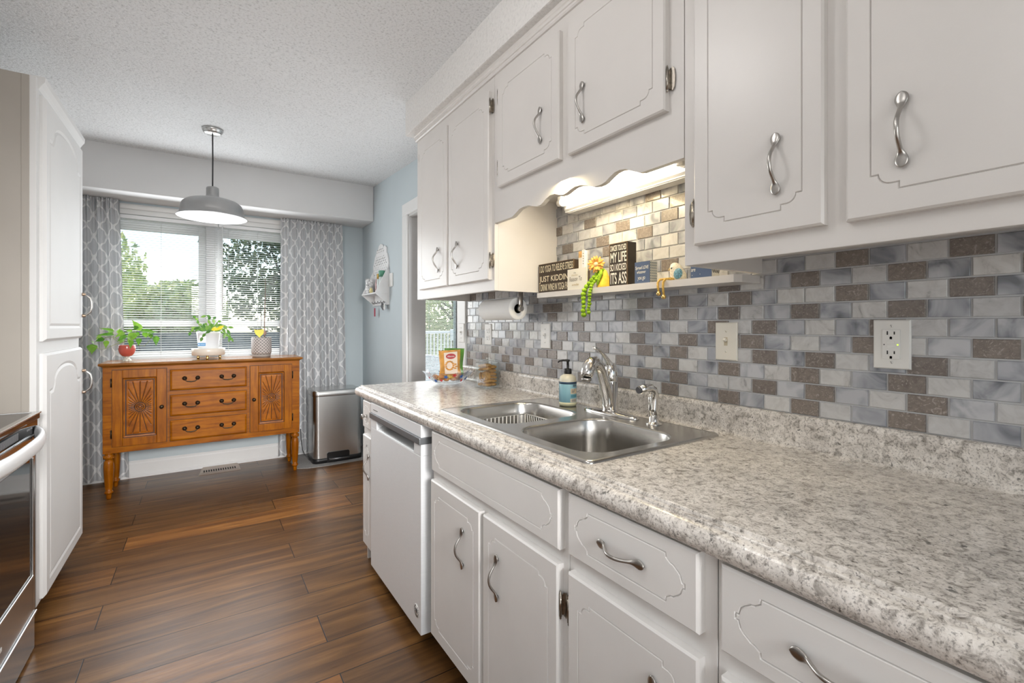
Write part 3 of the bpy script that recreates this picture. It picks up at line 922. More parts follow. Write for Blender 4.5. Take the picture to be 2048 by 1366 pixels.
wall_cab('short double-door wall cabinet over the sink with a scalloped bottom edge', 0.729, 1.6245, 1.775,
         [(1.193, 1.575, 1.779, 2.20, 'L', 1.288, 1.921), (0.773, 1.149, 1.777, 2.20, 'R', 1.074, 1.915)], valance=VAL)
wall_cab('tall double-door wall cabinet nearest the viewer at right', -0.02, 0.728, 1.3815,
         [(0.412, 0.690, 1.425, 2.20, 'L', 0.497, 1.561), (0.04, 0.376, 1.423, 2.20, 'R', 0.2925, 1.559)])

# lamp under the short cabinet
t = thing('fluorescent_light', 'lit fluorescent tube fixture under the short cabinet over the sink', 'light', (1.25, 1.15, 1.735))
mb = MB(); mb.box(1.248, W - 0.007, 0.885, 1.50, 1.700, 1.7745, 0.003)
mb.prism([(1.2485, 1.704), (1.2485, 1.774), (1.236, 1.774), (1.240, 1.712)], 'y', 0.89, 1.495)
mb.box(1.252, W - 0.012, 0.90, 1.485, 1.6965, 1.7005, 0.001)
sub('housing', mb, M_plate, t)
sub('tube', MB().tube([(1.215, 0.925, 1.735), (1.215, 1.475, 1.735)], 0.0155, 16), M_tube, t)
for y in (0.900, 1.474):
    mb = MB(); mb.box(1.205, 1.2475, y, y + 0.022, 1.722, 1.760, 0.003); mb.tube([(1.215, y - 0.003, 1.735), (1.215, y + 0.025, 1.735)], 0.0135, 14)
    sub('tube_socket', mb, M_plate, t)
light('fluorescent_tube_glow', 'AREA', (1.195, 1.18, 1.722), 4.5, (1.0, 0.80, 0.46), size=0.05, size_y=0.56, target=(1.235, 1.18, 1.0))

# narrow shelf on the tiles
mb = MB(); mb.prism([(1.194, 1.620), (1.194, 0.728), (1.215, 0.716), (W - 0.007, 0.716), (W - 0.007, 1.620)], 'z', 1.3535, 1.3745)
o = mb.build('wall_shelf', M_upper); tag(o, 'narrow white shelf with signs and figurines above the sink', 'shelf')

# ------------------------------------------------------------------ base cabinets
BF = FX(0.71)
def base_cab(label, y0, y1, fronts):
    t = thing('base_cabinet', label, 'cabinet', (0.99, (y0 + y1) / 2, 0.0), 'white base cabinets')
    mb = MB()
    mb.box(0.728, W - 0.001, y0 + 0.0005, y1 - 0.0005, 0.09, 0.70)
    mb.box(0.728, 0.75, y0 + 0.0005, y1 - 0.0005, 0.70, 0.860)
    mb.box(0.75, W - 0.001, y0 + 0.0005, y0 + 0.018, 0.70, 0.860); mb.box(0.75, W - 0.001, y1 - 0.018, y1 - 0.0005, 0.70, 0.860)
    sub('body', mb, M_base, t)
    sub('toe_kick', MB().box(0.78, 0.80, y0 + 0.0005, y1 - 0.0005, 0.0, 0.09), M_dark, t)
    sub('face_frame', MB().box(0.71, 0.728, y0 + 0.0005, y1 - 0.0005, 0.09, 0.861, 0.0015), M_base, t)
    for f in fronts:
        k, a, b, c, d = f[:5]
        mb = MB()
        if k == 'door':
            loop = stepped(-b + 0.036, -a - 0.036, c + 0.045, d - 0.045, 0.010, 0.016)
        else:
            loop = stepped(-b + 0.026, -a - 0.026, c + 0.026, d - 0.026, 0.0085, 0.011, double=True) if (d - c) > 0.1 and (b - a) > 0.2 else stepped(-b + 0.02, -a - 0.02, c + 0.024, d - 0.024, 0.008, 0.013)
        routed_panel(mb, BF, -b, -a, c, d, 0.020, loop, gw=0.0036, gd=0.0032)
        p = sub('door' if k == 'door' else ('drawer' if k == 'drawer' else 'false_drawer_front'), mb, M_base, t)
        for h in f[5]:
            if h[0] == 'v': sub('handle', pull(BF, -h[1], h[2], 0.020, 0.132), M_nickel, p, 'brushed nickel arched pull')
            elif h[0] == 'h': sub('handle', pull(BF, -h[1], h[2], 0.020, 0.124, vertical=False), M_nickel, p, 'brushed nickel arched pull')
            elif h[0] == 'k':
                mb = MB(); q = BF.P(-h[1], h[2], 0.020)
                Mx = Matrix.Translation(q) @ Vector((0, 0, 1)).rotation_difference(BF.n).to_matrix().to_4x4()
                mb.lathe([(0.0075, 0), (0.0055, 0.006), (0.005, 0.012), (0.010, 0.018), (0.014, 0.022), (0.013, 0.026), (0.006, 0.029), (0.0, 0.0295)], M=Mx, seg=18)
                sub('knob', mb, M_nickel, p, 'brushed nickel round knob')
            else:
                s = -1 if h[1] == 'L' else 1
                sub('hinge', hinge(BF, (-b if h[1] == 'L' else -a) + s * 0.004, h[2], 0.002, s), M_hinge, p)
    return t
base_cab('narrow white base cabinet at the far end beside the dishwasher', 2.305, 2.50,
         [('drawer', 2.318, 2.455, 0.715, 0.852, [('k', 2.386, 0.778)]),
          ('door', 2.318, 2.455, 0.118, 0.676, [('v', 2.345, 0.53), ('g', 'L', 0.585), ('g', 'L', 0.20)])])
base_cab('white sink base cabinet with a wide false drawer front beside the dishwasher', 0.8355, 1.606,
         [('false', 0.852, 1.580, 0.712, 0.854, []),
          ('door', 1.229, 1.588, 0.117, 0.677, [('v', 1.332, 0.528), ('g', 'L', 0.580), ('g', 'L', 0.195)]),
          ('door', 0.857, 1.208, 0.117, 0.677, [('v', 1.122, 0.528), ('g', 'R', 0.583), ('g', 'R', 0.195)])])
base_cab('white base cabinet right of the sink base with one drawer over a door', 0.4605, 0.8345,
         [('drawer', 0.484, 0.820, 0.717, 0.856, [('h', 0.656, 0.786)]),
          ('door', 0.484, 0.820, 0.117, 0.677, [('v', 0.575, 0.530), ('g', 'L', 0.583), ('g', 'L', 0.195)])])
base_cab('white base cabinet nearest the viewer, cut by the right edge', -0.5, 0.4595,
         [('drawer', 0.085, 0.444, 0.716, 0.855, [('h', 0.272, 0.784)]),
          ('door', 0.085, 0.444, 0.117, 0.675, [('v', 0.17, 0.53)]),
          ('drawer', -0.45, 0.045, 0.716, 0.855, [('h', -0.2, 0.784)]), ('door', -0.45, 0.045, 0.117, 0.675, [('v', -0.4, 0.53)])])
struct('trim_6', MB().box(0.73, W, 2.5005, 2.512, 0.0, 0.861), M_base, 'white end panel of the base cabinets')

# dishwasher
t = thing('dishwasher', 'stainless steel dishwasher with a pocket handle between base cabinets', 'dishwasher', (0.95, 1.98, 0))
DF = FX(0.684)
mb = MB()
y0, y1 = 1.664, 2.297
mb.box(0.684, 0.740, y0, y1, 0.066, 0.742, 0.003)
mb.box(0.684, 0.740, y0, 1.735, 0.742, 0.790, 0.002); mb.box(0.684, 0.740, 2.205, y1, 0.742, 0.790, 0.002)
sub('door', mb, M_dwsteel, t)
mb = MB(); mb.prism([(0.6855, 0.740), (0.728, 0.768), (0.728, 0.792), (0.74, 0.792), (0.74, 0.738), (0.6855, 0.738)], 'y', 1.735, 2.205)
sub('pocket_handle', mb, M_steel, t, 'sloped pocket handle')
mb = MB(); mb.box(0.676, 0.735, y0 - 0.004, y1, 0.786, 0.8115, 0.003)
sub('handle_strip', mb, mat('dark_steel', (0.20, 0.21, 0.22), 0.38, 0.5, var=0.05), t, 'dark grip strip')
mb = MB(); mb.box(0.684, 0.740, y0, y1, 0.8115, 0.8605, 0.003)
p = sub('control_panel', mb, M_dwsteel, t)
sub('badge', MB().box(0.6832, 0.6842, 2.19, 2.255, 0.829, 0.832), M_black, p, 'thin dark badge')
sub('side', MB().box(0.742, 1.28, y0 + 0.004, y1 - 0.004, 0.10, 0.855), M_dkgrey, t)
sub('toe_kick', MB().box(0.77, 0.79, y0, y1, 0.0, 0.098), M_dark, t)
# round sticker with a ring of letters
mb = MB(); q = DF.P(-1.705, 0.142, 0.0004)
Mx = Matrix.Translation(q) @ Vector((0, 0, 1)).rotation_difference(DF.n).to_matrix().to_4x4()
mb.lathe([(0.0255, 0), (0.0255, 0.0005), (0.0, 0.0005)], M=Mx, seg=32)
st = sub('sticker', mb, M_plate, t, 'round white sticker')
mb = MB()
for k in range(14):
    a = 2 * PI * k / 16 + 0.5
    mb.box(-0.002, 0.002, -0.0028, 0.0028, 0.0005, 0.0009, M=Mx @ Matrix.Rotation(a, 4, 'Z') @ Matrix.Translation((0.0195, 0, 0)))
mb.box(-0.008, 0.008, -0.006, 0.006, 0.0005, 0.0009, M=Mx); mb.box(-0.0075, 0.0075, 0.0075, 0.010, 0.0005, 0.0009, M=Mx); mb.box(-0.0075, 0.0075, -0.010, -0.0075, 0.0005, 0.0009, M=Mx)
sub('print', mb, M_dkgrey, st)

# ------------------------------------------------------------------ countertop with rolled front edge and upstand
mb = MB()
CY0, CY1 = -0.6, 2.557
nose = [(0.742, 0.914), (0.7170, 0.914), (0.7150, 0.9152), (0.7125, 0.9162), (0.7100, 0.9162), (0.7078, 0.9150), (0.7066, 0.9120), (0.7062, 0.9095), (0.7020, 0.9092), (0.7012, 0.9096), (0.6990, 0.9094), (0.6974, 0.9080), (0.6968, 0.9050), (0.6930, 0.9046)]
nose += [(0.6930 - 0.0170 * math.sin(PI * k / 16), 0.8830 + 0.0214 * math.cos(PI * k / 16)) for k in range(1, 17)] + [(0.742, 0.8612)]
vs = []
n = len(nose)
mb.prism(nose, 'y', CY0, CY1)
for k in range(len(mb.sm)):
    f = mb.f[k]
    pass
HX0, HX1, HY0, HY1 = 0.765, 1.165, 0.835, 1.615
zt, zb = 0.914, 0.876
mb.box(0.742, W - 0.001, HY1, CY1, zb, zt); mb.box(0.742, W - 0.001, CY0, HY0, zb, zt)
mb.box(0.742, HX0, HY0, HY1, zb, zt); mb.box(HX1, W - 0.001, HY0, HY1, zb, zt)
up = [(1.262, 0.9139), (1.280, 0.9165), (1.2868, 0.922), (1.289, 0.930), (1.289, 0.990), (1.2915, 0.9985), (1.297, 1.002), (W - 0.001, 1.002), (W - 0.001, 0.9139)]
mb.prism(up, 'y', CY0, 2.535)
o = mb.build('countertop', M_granite)
tag(o, 'speckled grey granite-look countertop with rolled front edge and upstand', 'countertop')

# ------------------------------------------------------------------ sink
def rrect(x0, x1, y0, y1, r, z, seg=8):
    L = []
    for cx, cy, a0 in ((x1 - r, y1 - r, 0), (x0 + r, y1 - r, 90), (x0 + r, y0 + r, 180), (x1 - r, y0 + r, 270)):
        for k in range(seg + 1):
            a = math.radians(a0 + 90 * k / seg)
            L.append((cx + r * math.cos(a), cy + r * math.sin(a), z))
    return L
t = thing('kitchen_sink', 'double-bowl stainless steel sink set into the countertop', 'sink', (1.0, 1.218, 0.914))
SX0, SX1, SY0, SY1 = 0.742, 1.262, 0.806, 1.632
B1 = (0.782, 1.142, 1.252, 1.598, 0.085); B2 = (0.782, 1.142, 0.842, 1.200, 0.085)
mb = MB(); zr = 0.9205
out = rrect(SX0 + 0.010, SX1 - 0.010, SY0 + 0.010, SY1 - 0.010, 0.012, zr)
mb.loft([rrect(SX0, SX1, SY0, SY1, 0.020, 0.9142), rrect(SX0 + 0.001, SX1 - 0.001, SY0 + 0.001, SY1 - 0.001, 0.019, 0.918), rrect(SX0 + 0.005, SX1 - 0.005, SY0 + 0.005, SY1 - 0.005, 0.016, 0.9215), rrect(SX0 + 0.008, SX1 - 0.008, SY0 + 0.008, SY1 - 0.008, 0.013, 0.9212), out])
mb.fill([out, rrect(*B1[:4], B1[4], zr), rrect(*B2[:4], B2[4], zr)], (0, 0, 1))
sub('rim', mb, M_sink, t)
for B in (B1, B2):
    mb = MB(); x0, x1, y0, y1, r = B
    LL = []
    for d, z in ((0, zr), (0.002, zr - 0.0006), (0.005, zr - 0.003), (0.007, zr - 0.008), (0.010, 0.86), (0.016, 0.78), (0.022, 0.752), (0.032, 0.741), (0.05, 0.736), (0.13, 0.733)):
        LL.append(rrect(x0 + d, x1 - d, y0 + d, y1 - d, max(0.02, r - d * 0.6), z)[::-1])
    mb.loft(LL, cap1=True)
    b = sub('bowl', mb, M_sink, t)
    sub('drain', MB().lathe([(0.042, 0.7335), (0.040, 0.7365), (0.030, 0.735), (0.010, 0.7345), (0.0, 0.7345)], c=((x0 + x1) / 2, (y0 + y1) / 2, 0)), M_chrome, b)

# white wire rack in the far bowl
mb = MB()
for (xa, xb, z) in ((0.84, 1.10, 0.742), (0.86, 1.08, 0.882)):
    mb.tube([(xa, 1.31, z), (xb, 1.31, z), (xb, 1.54, z), (xa, 1.54, z)], 0.0024, 8, closed=True)
for k in range(15):
    y = 1.318 + 0.0153 * k
    mb.tube([(0.842, y, 0.742), (0.860, y, 0.882)], 0.0017, 6); mb.tube([(1.098, y, 0.742), (1.080, y, 0.882)], 0.0017, 6)
for k in range(13):
    x = 0.865 + 0.0175 * k
    mb.tube([(x, 1.31, 0.742), (x, 1.54, 0.742)], 0.0017, 6)
    mb.tube([(x, 1.31, 0.742), (x, 1.3105, 0.882)], 0.0017, 6); mb.tube([(x, 1.54, 0.742), (x, 1.5395, 0.882)], 0.0017, 6)
o = mb.build('wire_rack', mat('white_coated_wire', (0.82, 0.82, 0.80), 0.3))
tag(o, 'white wire rack lying in the far sink bowl', 'rack')

# ------------------------------------------------------------------ faucet, side spray, soap
t = thing('faucet', 'polished chrome single-lever faucet behind the sink bowls', 'faucet', (1.213, 1.205, 0.921))
mb = MB()
def oval(hx, hy, z, c=(1.211, 1.205)):
    return [(c[0] + hx * (abs(math.cos(a)) ** 0.8) * (1 if math.cos(a) >= 0 else -1), c[1] + hy * (abs(math.sin(a)) ** 0.9) * (1 if math.sin(a) >= 0 else -1), z) for a in [2 * PI * k / 40 for k in range(40)]]
mb.loft([oval(0.031, 0.128, 0.9212), oval(0.031, 0.128, 0.925), oval(0.028, 0.124, 0.929), oval(0.022, 0.09, 0.932), oval(0.02, 0.03, 0.936)], cap1=True)
sub('base_plate', mb, M_chrome, t)
mb = MB(); mb.lathe([(0.030, 0.932), (0.029, 0.938), (0.0245, 0.941), (0.0245, 1.034), (0.0235, 1.036), (0.0235, 1.040), (0.0245, 1.042), (0.0240, 1.065), (0.0205, 1.088), (0.013, 1.102), (0.0, 1.106)], c=(1.215, 1.205, 0))
sub('body', mb, M_chrome, t)
sub('spout', MB().tube([(1.205, 1.206, 0.940), (1.199, 1.204, 0.965), (1.188, 1.200, 1.000), (1.171, 1.194, 1.040), (1.150, 1.187, 1.078), (1.128, 1.180, 1.103), (1.106, 1.173, 1.113), (1.085, 1.167, 1.109), (1.068, 1.161, 1.095), (1.058, 1.158, 1.077), (1.055, 1.157, 1.066)],
     [0.0205, 0.0205, 0.0200, 0.0190, 0.0182, 0.0185, 0.020, 0.0225, 0.0235, 0.0215, 0.0185], 20), M_chrome, t)
sub('aerator', MB().lathe([(0.0155, 0), (0.0165, -0.004), (0.016, -0.010), (0.013, -0.011), (0.0, -0.010)], c=(1.0545, 1.157, 1.064)), M_nickel, t)
sub('lever', MB().tube([(1.215, 1.205, 1.082), (1.209, 1.206, 1.098), (1.196, 1.205, 1.115), (1.177, 1.203, 1.134), (1.157, 1.201, 1.148), (1.140, 1.199, 1.156), (1.128, 1.198, 1.158), (1.122, 1.198, 1.1585)],
     [(0.018, 0.014), (0.016, 0.011), (0.012, 0.008), (0.0095, 0.006), (0.0085, 0.005), (0.009, 0.005), (0.0095, 0.0052), (0.006, 0.003)], 16), M_chrome, t)

t = thing('side_sprayer', 'small chrome side sprayer at the near end of the sink', 'sprayer', (1.203, 1.004, 0.921))
sub('base', MB().lathe([(0.026, 0.9207), (0.025, 0.924), (0.017, 0.927), (0.015, 0.931), (0.015, 0.946), (0.0125, 0.949)], c=(1.203, 1.004, 0)), M_chrome, t)
sub('handle', MB().tube([(1.203, 1.004, 0.940), (1.203, 1.004, 0.970), (1.205, 1.0035, 0.995), (1.205, 1.003, 1.015), (1.199, 1.003, 1.030), (1.186, 1.004, 1.038), (1.166, 1.005, 1.038), (1.140, 1.007, 1.034)],
     [0.0125, 0.0122, 0.0125, 0.0130, 0.0135, 0.0130, 0.0125, 0.0128], 18), M_chrome, t)
sub('trigger', MB().tube([(1.186, 1.004, 1.018), (1.184, 1.004, 1.0), (1.186, 1.004, 0.97), (1.190, 1.004, 0.945)], [(0.006, 0.003)] * 4, 10, flat=(-1, 0, 0)), M_chrome, t)
sub('nozzle', MB().tube([(1.142, 1.0068, 1.0343), (1.134, 1.0078, 1.033)], [0.0115, 0.0105], 18), M_dkgrey, t)

t = thing('soap_bottle', 'hand soap pump bottle with a pale blue label behind the sink', 'bottle', (1.200, 1.424, 0.9207))
c = (1.200, 1.424, 0)
M_soap = mat('pale_yellow_soap', (0.80, 0.76, 0.50), 0.25, var=0.03, sss=0.3); M_soaptop = mat('cream_bottle', (0.80, 0.77, 0.64), 0.3, var=0.02, sss=0.2)
sub('bottle_body', MB().lathe([(0.029, 0.9207), (0.0325, 0.924), (0.034, 0.932), (0.034, 1.016), (0.0335, 1.026), (0.0295, 1.036), (0.021, 1.042), (0.0145, 1.045), (0.0145, 1.05)], c=c, seg=32), M_soaptop, t)
sub('soap_level', MB().lathe([(0.0335, 0.9225), (0.0347, 0.931), (0.0347, 0.937)], c=c, seg=32), M_soap, t, 'pale yellow soap showing at the bottom')
lab = sub('label', MB().lathe([(0.0343, 0.9365), (0.0347, 0.937), (0.0347, 1.016), (0.0343, 1.0165)], c=c, seg=40), mat('aqua_label', (0.30, 0.55, 0.63), 0.4, var=0.04), t, 'pale blue paper label')
sub('label_band', MB().lathe([(0.0350, 1.008), (0.0350, 1.0165)], c=c, seg=40), mat('navy_print', (0.03, 0.07, 0.13), 0.4), lab)
def patch(a0, a1, z0, z1, r): # a curved patch on the bottle, angles from the view direction toward the camera (+ = right)
    base = math.atan2(-c[1], -c[0])
    return MB().grid(lambda u, v: (c[0] + r * math.cos(base + math.radians(a0 + (a1 - a0) * u)), c[1] + r * math.sin(base + math.radians(a0 + (a1 - a0) * u)), z0 + (z1 - z0) * v), 10, 1)
sub('panel', patch(18, 72, 0.971, 0.991, 0.0352), mat('peach_print', (0.80, 0.66, 0.46), 0.5), lab, 'cream print panel')
mb = patch(20, 72, 0.957, 0.967, 0.0352)
sub('stripe', mb, mat('teal_print', (0.11, 0.33, 0.40), 0.5), lab)
sub('barcode_panel', patch(16, 66, 0.9385, 0.952, 0.0352), mat('cream_print', (0.78, 0.70, 0.55), 0.5), lab)
mb = MB()
for k in range(9): m2 = patch(26 + 4 * k, 28 + 4 * k, 0.9405, 0.9495, 0.0354); mb.add(m2.v, m2.f, 0)
for z, a0, a1 in ((0.985, 24, 55), (0.980, 24, 48), (0.976, 24, 44)): m2 = patch(a0, a1, z, z + 0.0018, 0.0354); mb.add(m2.v, m2.f, 0)
for z in (0.999, 1.003): m2 = patch(34, 66, z, z + 0.0025, 0.0354); mb.add(m2.v, m2.f, 0)
for k in range(9): m2 = patch(-68, -62, 0.945 + 0.0062 * k, 0.948 + 0.0062 * k, 0.0354); mb.add(m2.v, m2.f, 0)
sub('lettering', mb, MATS['navy_print'], lab)
mb = MB(); mb.lathe([(0.0148, 1.046), (0.0155, 1.048), (0.0155, 1.063), (0.014, 1.066), (0.006, 1.067), (0.005, 1.068), (0.005, 1.094), (0.008, 1.095), (0.0085, 1.101), (0.0, 1.103)], c=c)
mb.tube([(c[0], c[1], 1.0985), (c[0] - 0.012, c[1] + 0.012, 1.0985), (c[0] - 0.024, c[1] + 0.022, 1.096), (c[0] - 0.029, c[1] + 0.026, 1.090)], [0.0045, 0.004, 0.0034, 0.003], 10)
sub('pump', mb, M_black, t, 'black pump head')

# ------------------------------------------------------------------ wall plates on the tiles
TF = FX(W - 0.0054)
def plate(name, label, y, z, m, kind, w=0.0695, h=0.1145):
    t = thing(name, label, 'outlet' if 'outlet' in name else 'switch', (W - 0.0054, y, z - h / 2), 'wall plates on the backsplash')
    mb = MB(); fr = TF; a = -y
    q = lambda d, n: [fr.P(a + sx * (w / 2 - d), z + sz * (h / 2 - d), n) for sx, sz in ((-1, -1), (1, -1), (1, 1), (-1, 1))]
    mb.loft([q(0, 0), q(0.0005, 0.003), q(0.003, 0.0055)], 0, False, cap1=True)
    sub('cover_plate', mb, m, t)
    Mx = lambda b: Matrix.Translation(fr.P(a, z + b, 0.0055)) @ Vector((0, 0, 1)).rotation_difference(fr.n).to_matrix().to_4x4()
    for b in (0.041, -0.041) if kind == 'gfci' else (0.030, -0.030):
        mb = MB(); mb.lathe([(0.0034, 0), (0.0030, 0.0009), (0.0, 0.0012)], M=Mx(b), seg=14)
        mb.box(-0.0026, 0.0026, -0.0004, 0.0004, 0.0011, 0.0014, mi=1, M=Mx(b) @ Matrix.Rotation(0.5, 4, 'Z'))
        sub('screw', mb, [m, M_dkgrey], t)
    def slots(parent, zc, d):
        mb = MB()
        for sx, hh in ((-1, 0.0082), (1, 0.0066)):
            mb.box(-0.0011, 0.0011, -hh / 2, hh / 2, 0, 0.0004, M=fr.M(a + sx * 0.0064, zc + 0.004, d))
        mb.box(-0.0022, 0.0022, -0.0026, 0.0026, 0, 0.0004, M=fr.M(a, zc - 0.0075, d)); mb.lathe([(0.0024, 0), (0.0024, 0.0004), (0, 0.0004)], M=Matrix.Translation(fr.P(a, zc - 0.0062, d)) @ Vector((0, 0, 1)).rotation_difference(fr.n).to_matrix().to_4x4(), seg=12)
        sub('socket_slots', mb, M_black, parent)
    if kind == 'gfci':
        mb = MB(); mb.box(-0.0165, 0.0165, -0.0335, 0.0335, 0, 0.0030, 0.001, M=fr.M(a, z, 0.0055)); r_ = sub('receptacle', mb, m, t)
        slots(r_, z + 0.0215, 0.0086); slots(r_, z - 0.0225, 0.0086)
        for b, nm in ((0.0042, 'reset_button'), (-0.0048, 'test_button')):
            sub(nm, MB().box(-0.0074, 0.0074, -0.0034, 0.0034, 0, 0.0013, 0.0005, M=fr.M(a, z + b, 0.0085)), m, r_)
        sub('indicator', MB().box(-0.0014, 0.0014, -0.0014, 0.0014, 0, 0.0006, 0.0003, M=fr.M(a + 0.0125, z - 0.0008, 0.0085)), M_led, r_, 'lit yellow-green indicator')
        sub('dark_dot', MB().box(-0.0011, 0.0011, -0.0011, 0.0011, 0, 0.0005, M=fr.M(a - 0.0125, z - 0.0008, 0.0085)), M_black, r_)
    elif kind == 'toggle':
        sub('toggle_slot', MB().box(-0.0055, 0.0055, -0.0125, 0.0125, 0, 0.0006, M=fr.M(a, z, 0.0054)), mat('shadowed_ivory', (0.55, 0.47, 0.33), 0.5) if m is M_ivory else M_jamb, t)
        mb = MB(); mb.box(-0.0042, 0.0042, -0.0045, 0.0045, 0, 0.010, 0.001, M=fr.M(a, z + 0.002, 0.0058) @ Matrix.Rotation(-0.55, 4, 'X'))
        sub('toggle_lever', mb, m, t)
    else:
        for b in (0.0195, -0.0195):
            mb = MB(); mb.box(-0.0165, 0.0165, -0.0135, 0.0135, 0, 0.002, 0.0008, M=fr.M(a, z + b, 0.0055)); r_ = sub('receptacle', mb, m, t)
            slots(r_, z + b, 0.0076)
plate('outlet', 'white outlet with reset buttons and a lit green dot, nearest the viewer', 0.4145, 1.1935, M_plate, 'gfci', 0.0700, 0.1115)
plate('light_switch', 'ivory toggle switch plate on the tiles right of the sink', 0.817, 1.1885, M_ivory, 'toggle', 0.0700, 0.1130)
plate('light_switch', 'white toggle switch plate on the tiles behind the soap bottle', 1.7015, 1.1885, M_plate, 'toggle')
plate('outlet', 'plain white outlet plate on the tiles above the cookie jar', 2.217, 1.1875, M_plate, 'duplex')
TF_ = TF; TF = FX(W - 0.0165)
plate('light_switch', 'white toggle switch plate on the doorway casing at the end of the tiles', 2.5125, 1.1915, M_plate, 'toggle')
TF = TF_

# ------------------------------------------------------------------ paper towel roll under the far wall cabinet
px, pz = 1.165, 1.3105
t = thing('paper_towel_holder', 'brushed metal paper towel holder under the far wall cabinet', 'holder', (px, 1.90, 1.418))
mb = MB(); mb.box(px - 0.016, px + 0.016, 1.695, 2.03, 1.412, 1.4178, 0.002); sub('mount_bar', mb, M_nickel, t)
mb = MB(); mb.tube([(px, 1.70, 1.412), (px, 1.70, 1.33), (px, 1.70, pz + 0.012)], [(0.012, 0.004)] * 3, 12, flat=(0, 1, 0)); sub('arm', mb, M_nickel, t)
mb = MB(); mb.tube([(px, 2.00, pz), (px, 1.715, pz)], 0.006, 12); mb.tube([(px, 1.716, pz), (px, 1.695, pz), (px, 1.693, pz)], [0.013, 0.013, 0.011], 18); sub('rod', mb, M_nickel, t)
mb = MB(); Mx = Matrix.Translation((px, 1.722, pz)) @ Matrix.Rotation(-PI / 2, 4, 'X')
mb.lathe([(0.0205, 0.002), (0.0205, 0.0), (0.048, 0.0), (0.0495, 0.002), (0.0495, 0.272), (0.048, 0.274), (0.0205, 0.274), (0.0205, 0.002)], M=Mx, seg=40)
o = mb.build('paper_towel_roll', M_paper)
tag(o, 'white paper towel roll hanging under the far wall cabinet', 'paper towel')
mb = MB(); mb.lathe([(0.0203, 0.0005), (0.0195, 0.0005), (0.0195, 0.273), (0.0203, 0.273), (0.0203, 0.0005)], M=Mx, seg=28); sub('core', mb, mat('brown_cardboard', (0.14, 0.10, 0.07), 0.8), o, 'brown cardboard core')

# ------------------------------------------------------------------ things on the narrow shelf
ZS = 1.3745
M_sgn = mat('dark_brown_sign_paint', (0.045, 0.028, 0.017), 0.6, var=0.25, vscale=30); M_sgnb = mat('black_brown_sign_paint', (0.030, 0.022, 0.015), 0.6, var=0.25, vscale=30)
M_rub = mat('rubbed_sign_edge', (0.16, 0.10, 0.05), 0.6, var=0.4, vscale=60); M_let = mat('cream_lettering', (0.80, 0.72, 0.52), 0.6, var=0.06, vscale=80)
M_letw = mat('white_lettering', (0.82, 0.80, 0.72), 0.6, var=0.05, vscale=80)
def box_sign(label, y0, y1, z1, xf, depth, m, med, lines, letm):
    t = thing('box_sign', label, 'sign', (xf + depth / 2, (y0 + y1) / 2, ZS), 'box signs on the shelf')
    mb = MB(); mb.box(xf, xf + depth, y0, y1, ZS, z1, 0.0025)
    b = sub('block', mb, m, t)
    mb = MB()
    for ya, yb_ in ((y0, y0 + 0.0022), (y1 - 0.0022, y1)): mb.box(xf - 0.0006, xf + 0.002, ya, yb_, ZS + 0.001, z1)
    mb.box(xf - 0.0006, xf + 0.002, y0, y1, z1 - 0.0022, z1)
    sub('worn_edge', mb, med, t)
    fr = FX(xf)
    for s, b0, hh, w in lines:
        text(s, fr, -y1 + (y1 - y0 - w) / 2, ZS + b0, 0.0008, hh, letm, t, width=w, bold=0.012)
    return t
box_sign('wide dark sign reading I DO YOGA TO RELIEVE STRESS, behind the white card', 1.392, 1.618, 1.496, 1.203, 0.036, M_sgn, M_rub,
         [('I DO YOGA TO RELIEVE STRESS', 0.086, 0.0285, 0.216), ('JUST KIDDING', 0.046, 0.0315, 0.214), ('I DRINK WINE IN YOGA PANTS', 0.008, 0.0285, 0.216)], M_let)
box_sign('tall dark sign reading CANCER TOUCHED MY LIFE, in the middle of the shelf', 1.116, 1.200, 1.5235, 1.203, 0.045, M_sgnb, M_rub,
         [('CANCER TOUCHED', 0.1225, 0.0195, 0.075), ('MY LIFE', 0.0825, 0.0345, 0.075), ('SO I KICKED', 0.053, 0.0235, 0.075), ('ITS ASS', 0.0075, 0.040, 0.075)], M_letw)
M_navy = mat('dusty_blue_sign', (0.075, 0.115, 0.21), 0.55, var=0.06)
M_pat = mat('blue_white_pattern', (0.62, 0.66, 0.62), 0.6, var=0.5, vscale=160)
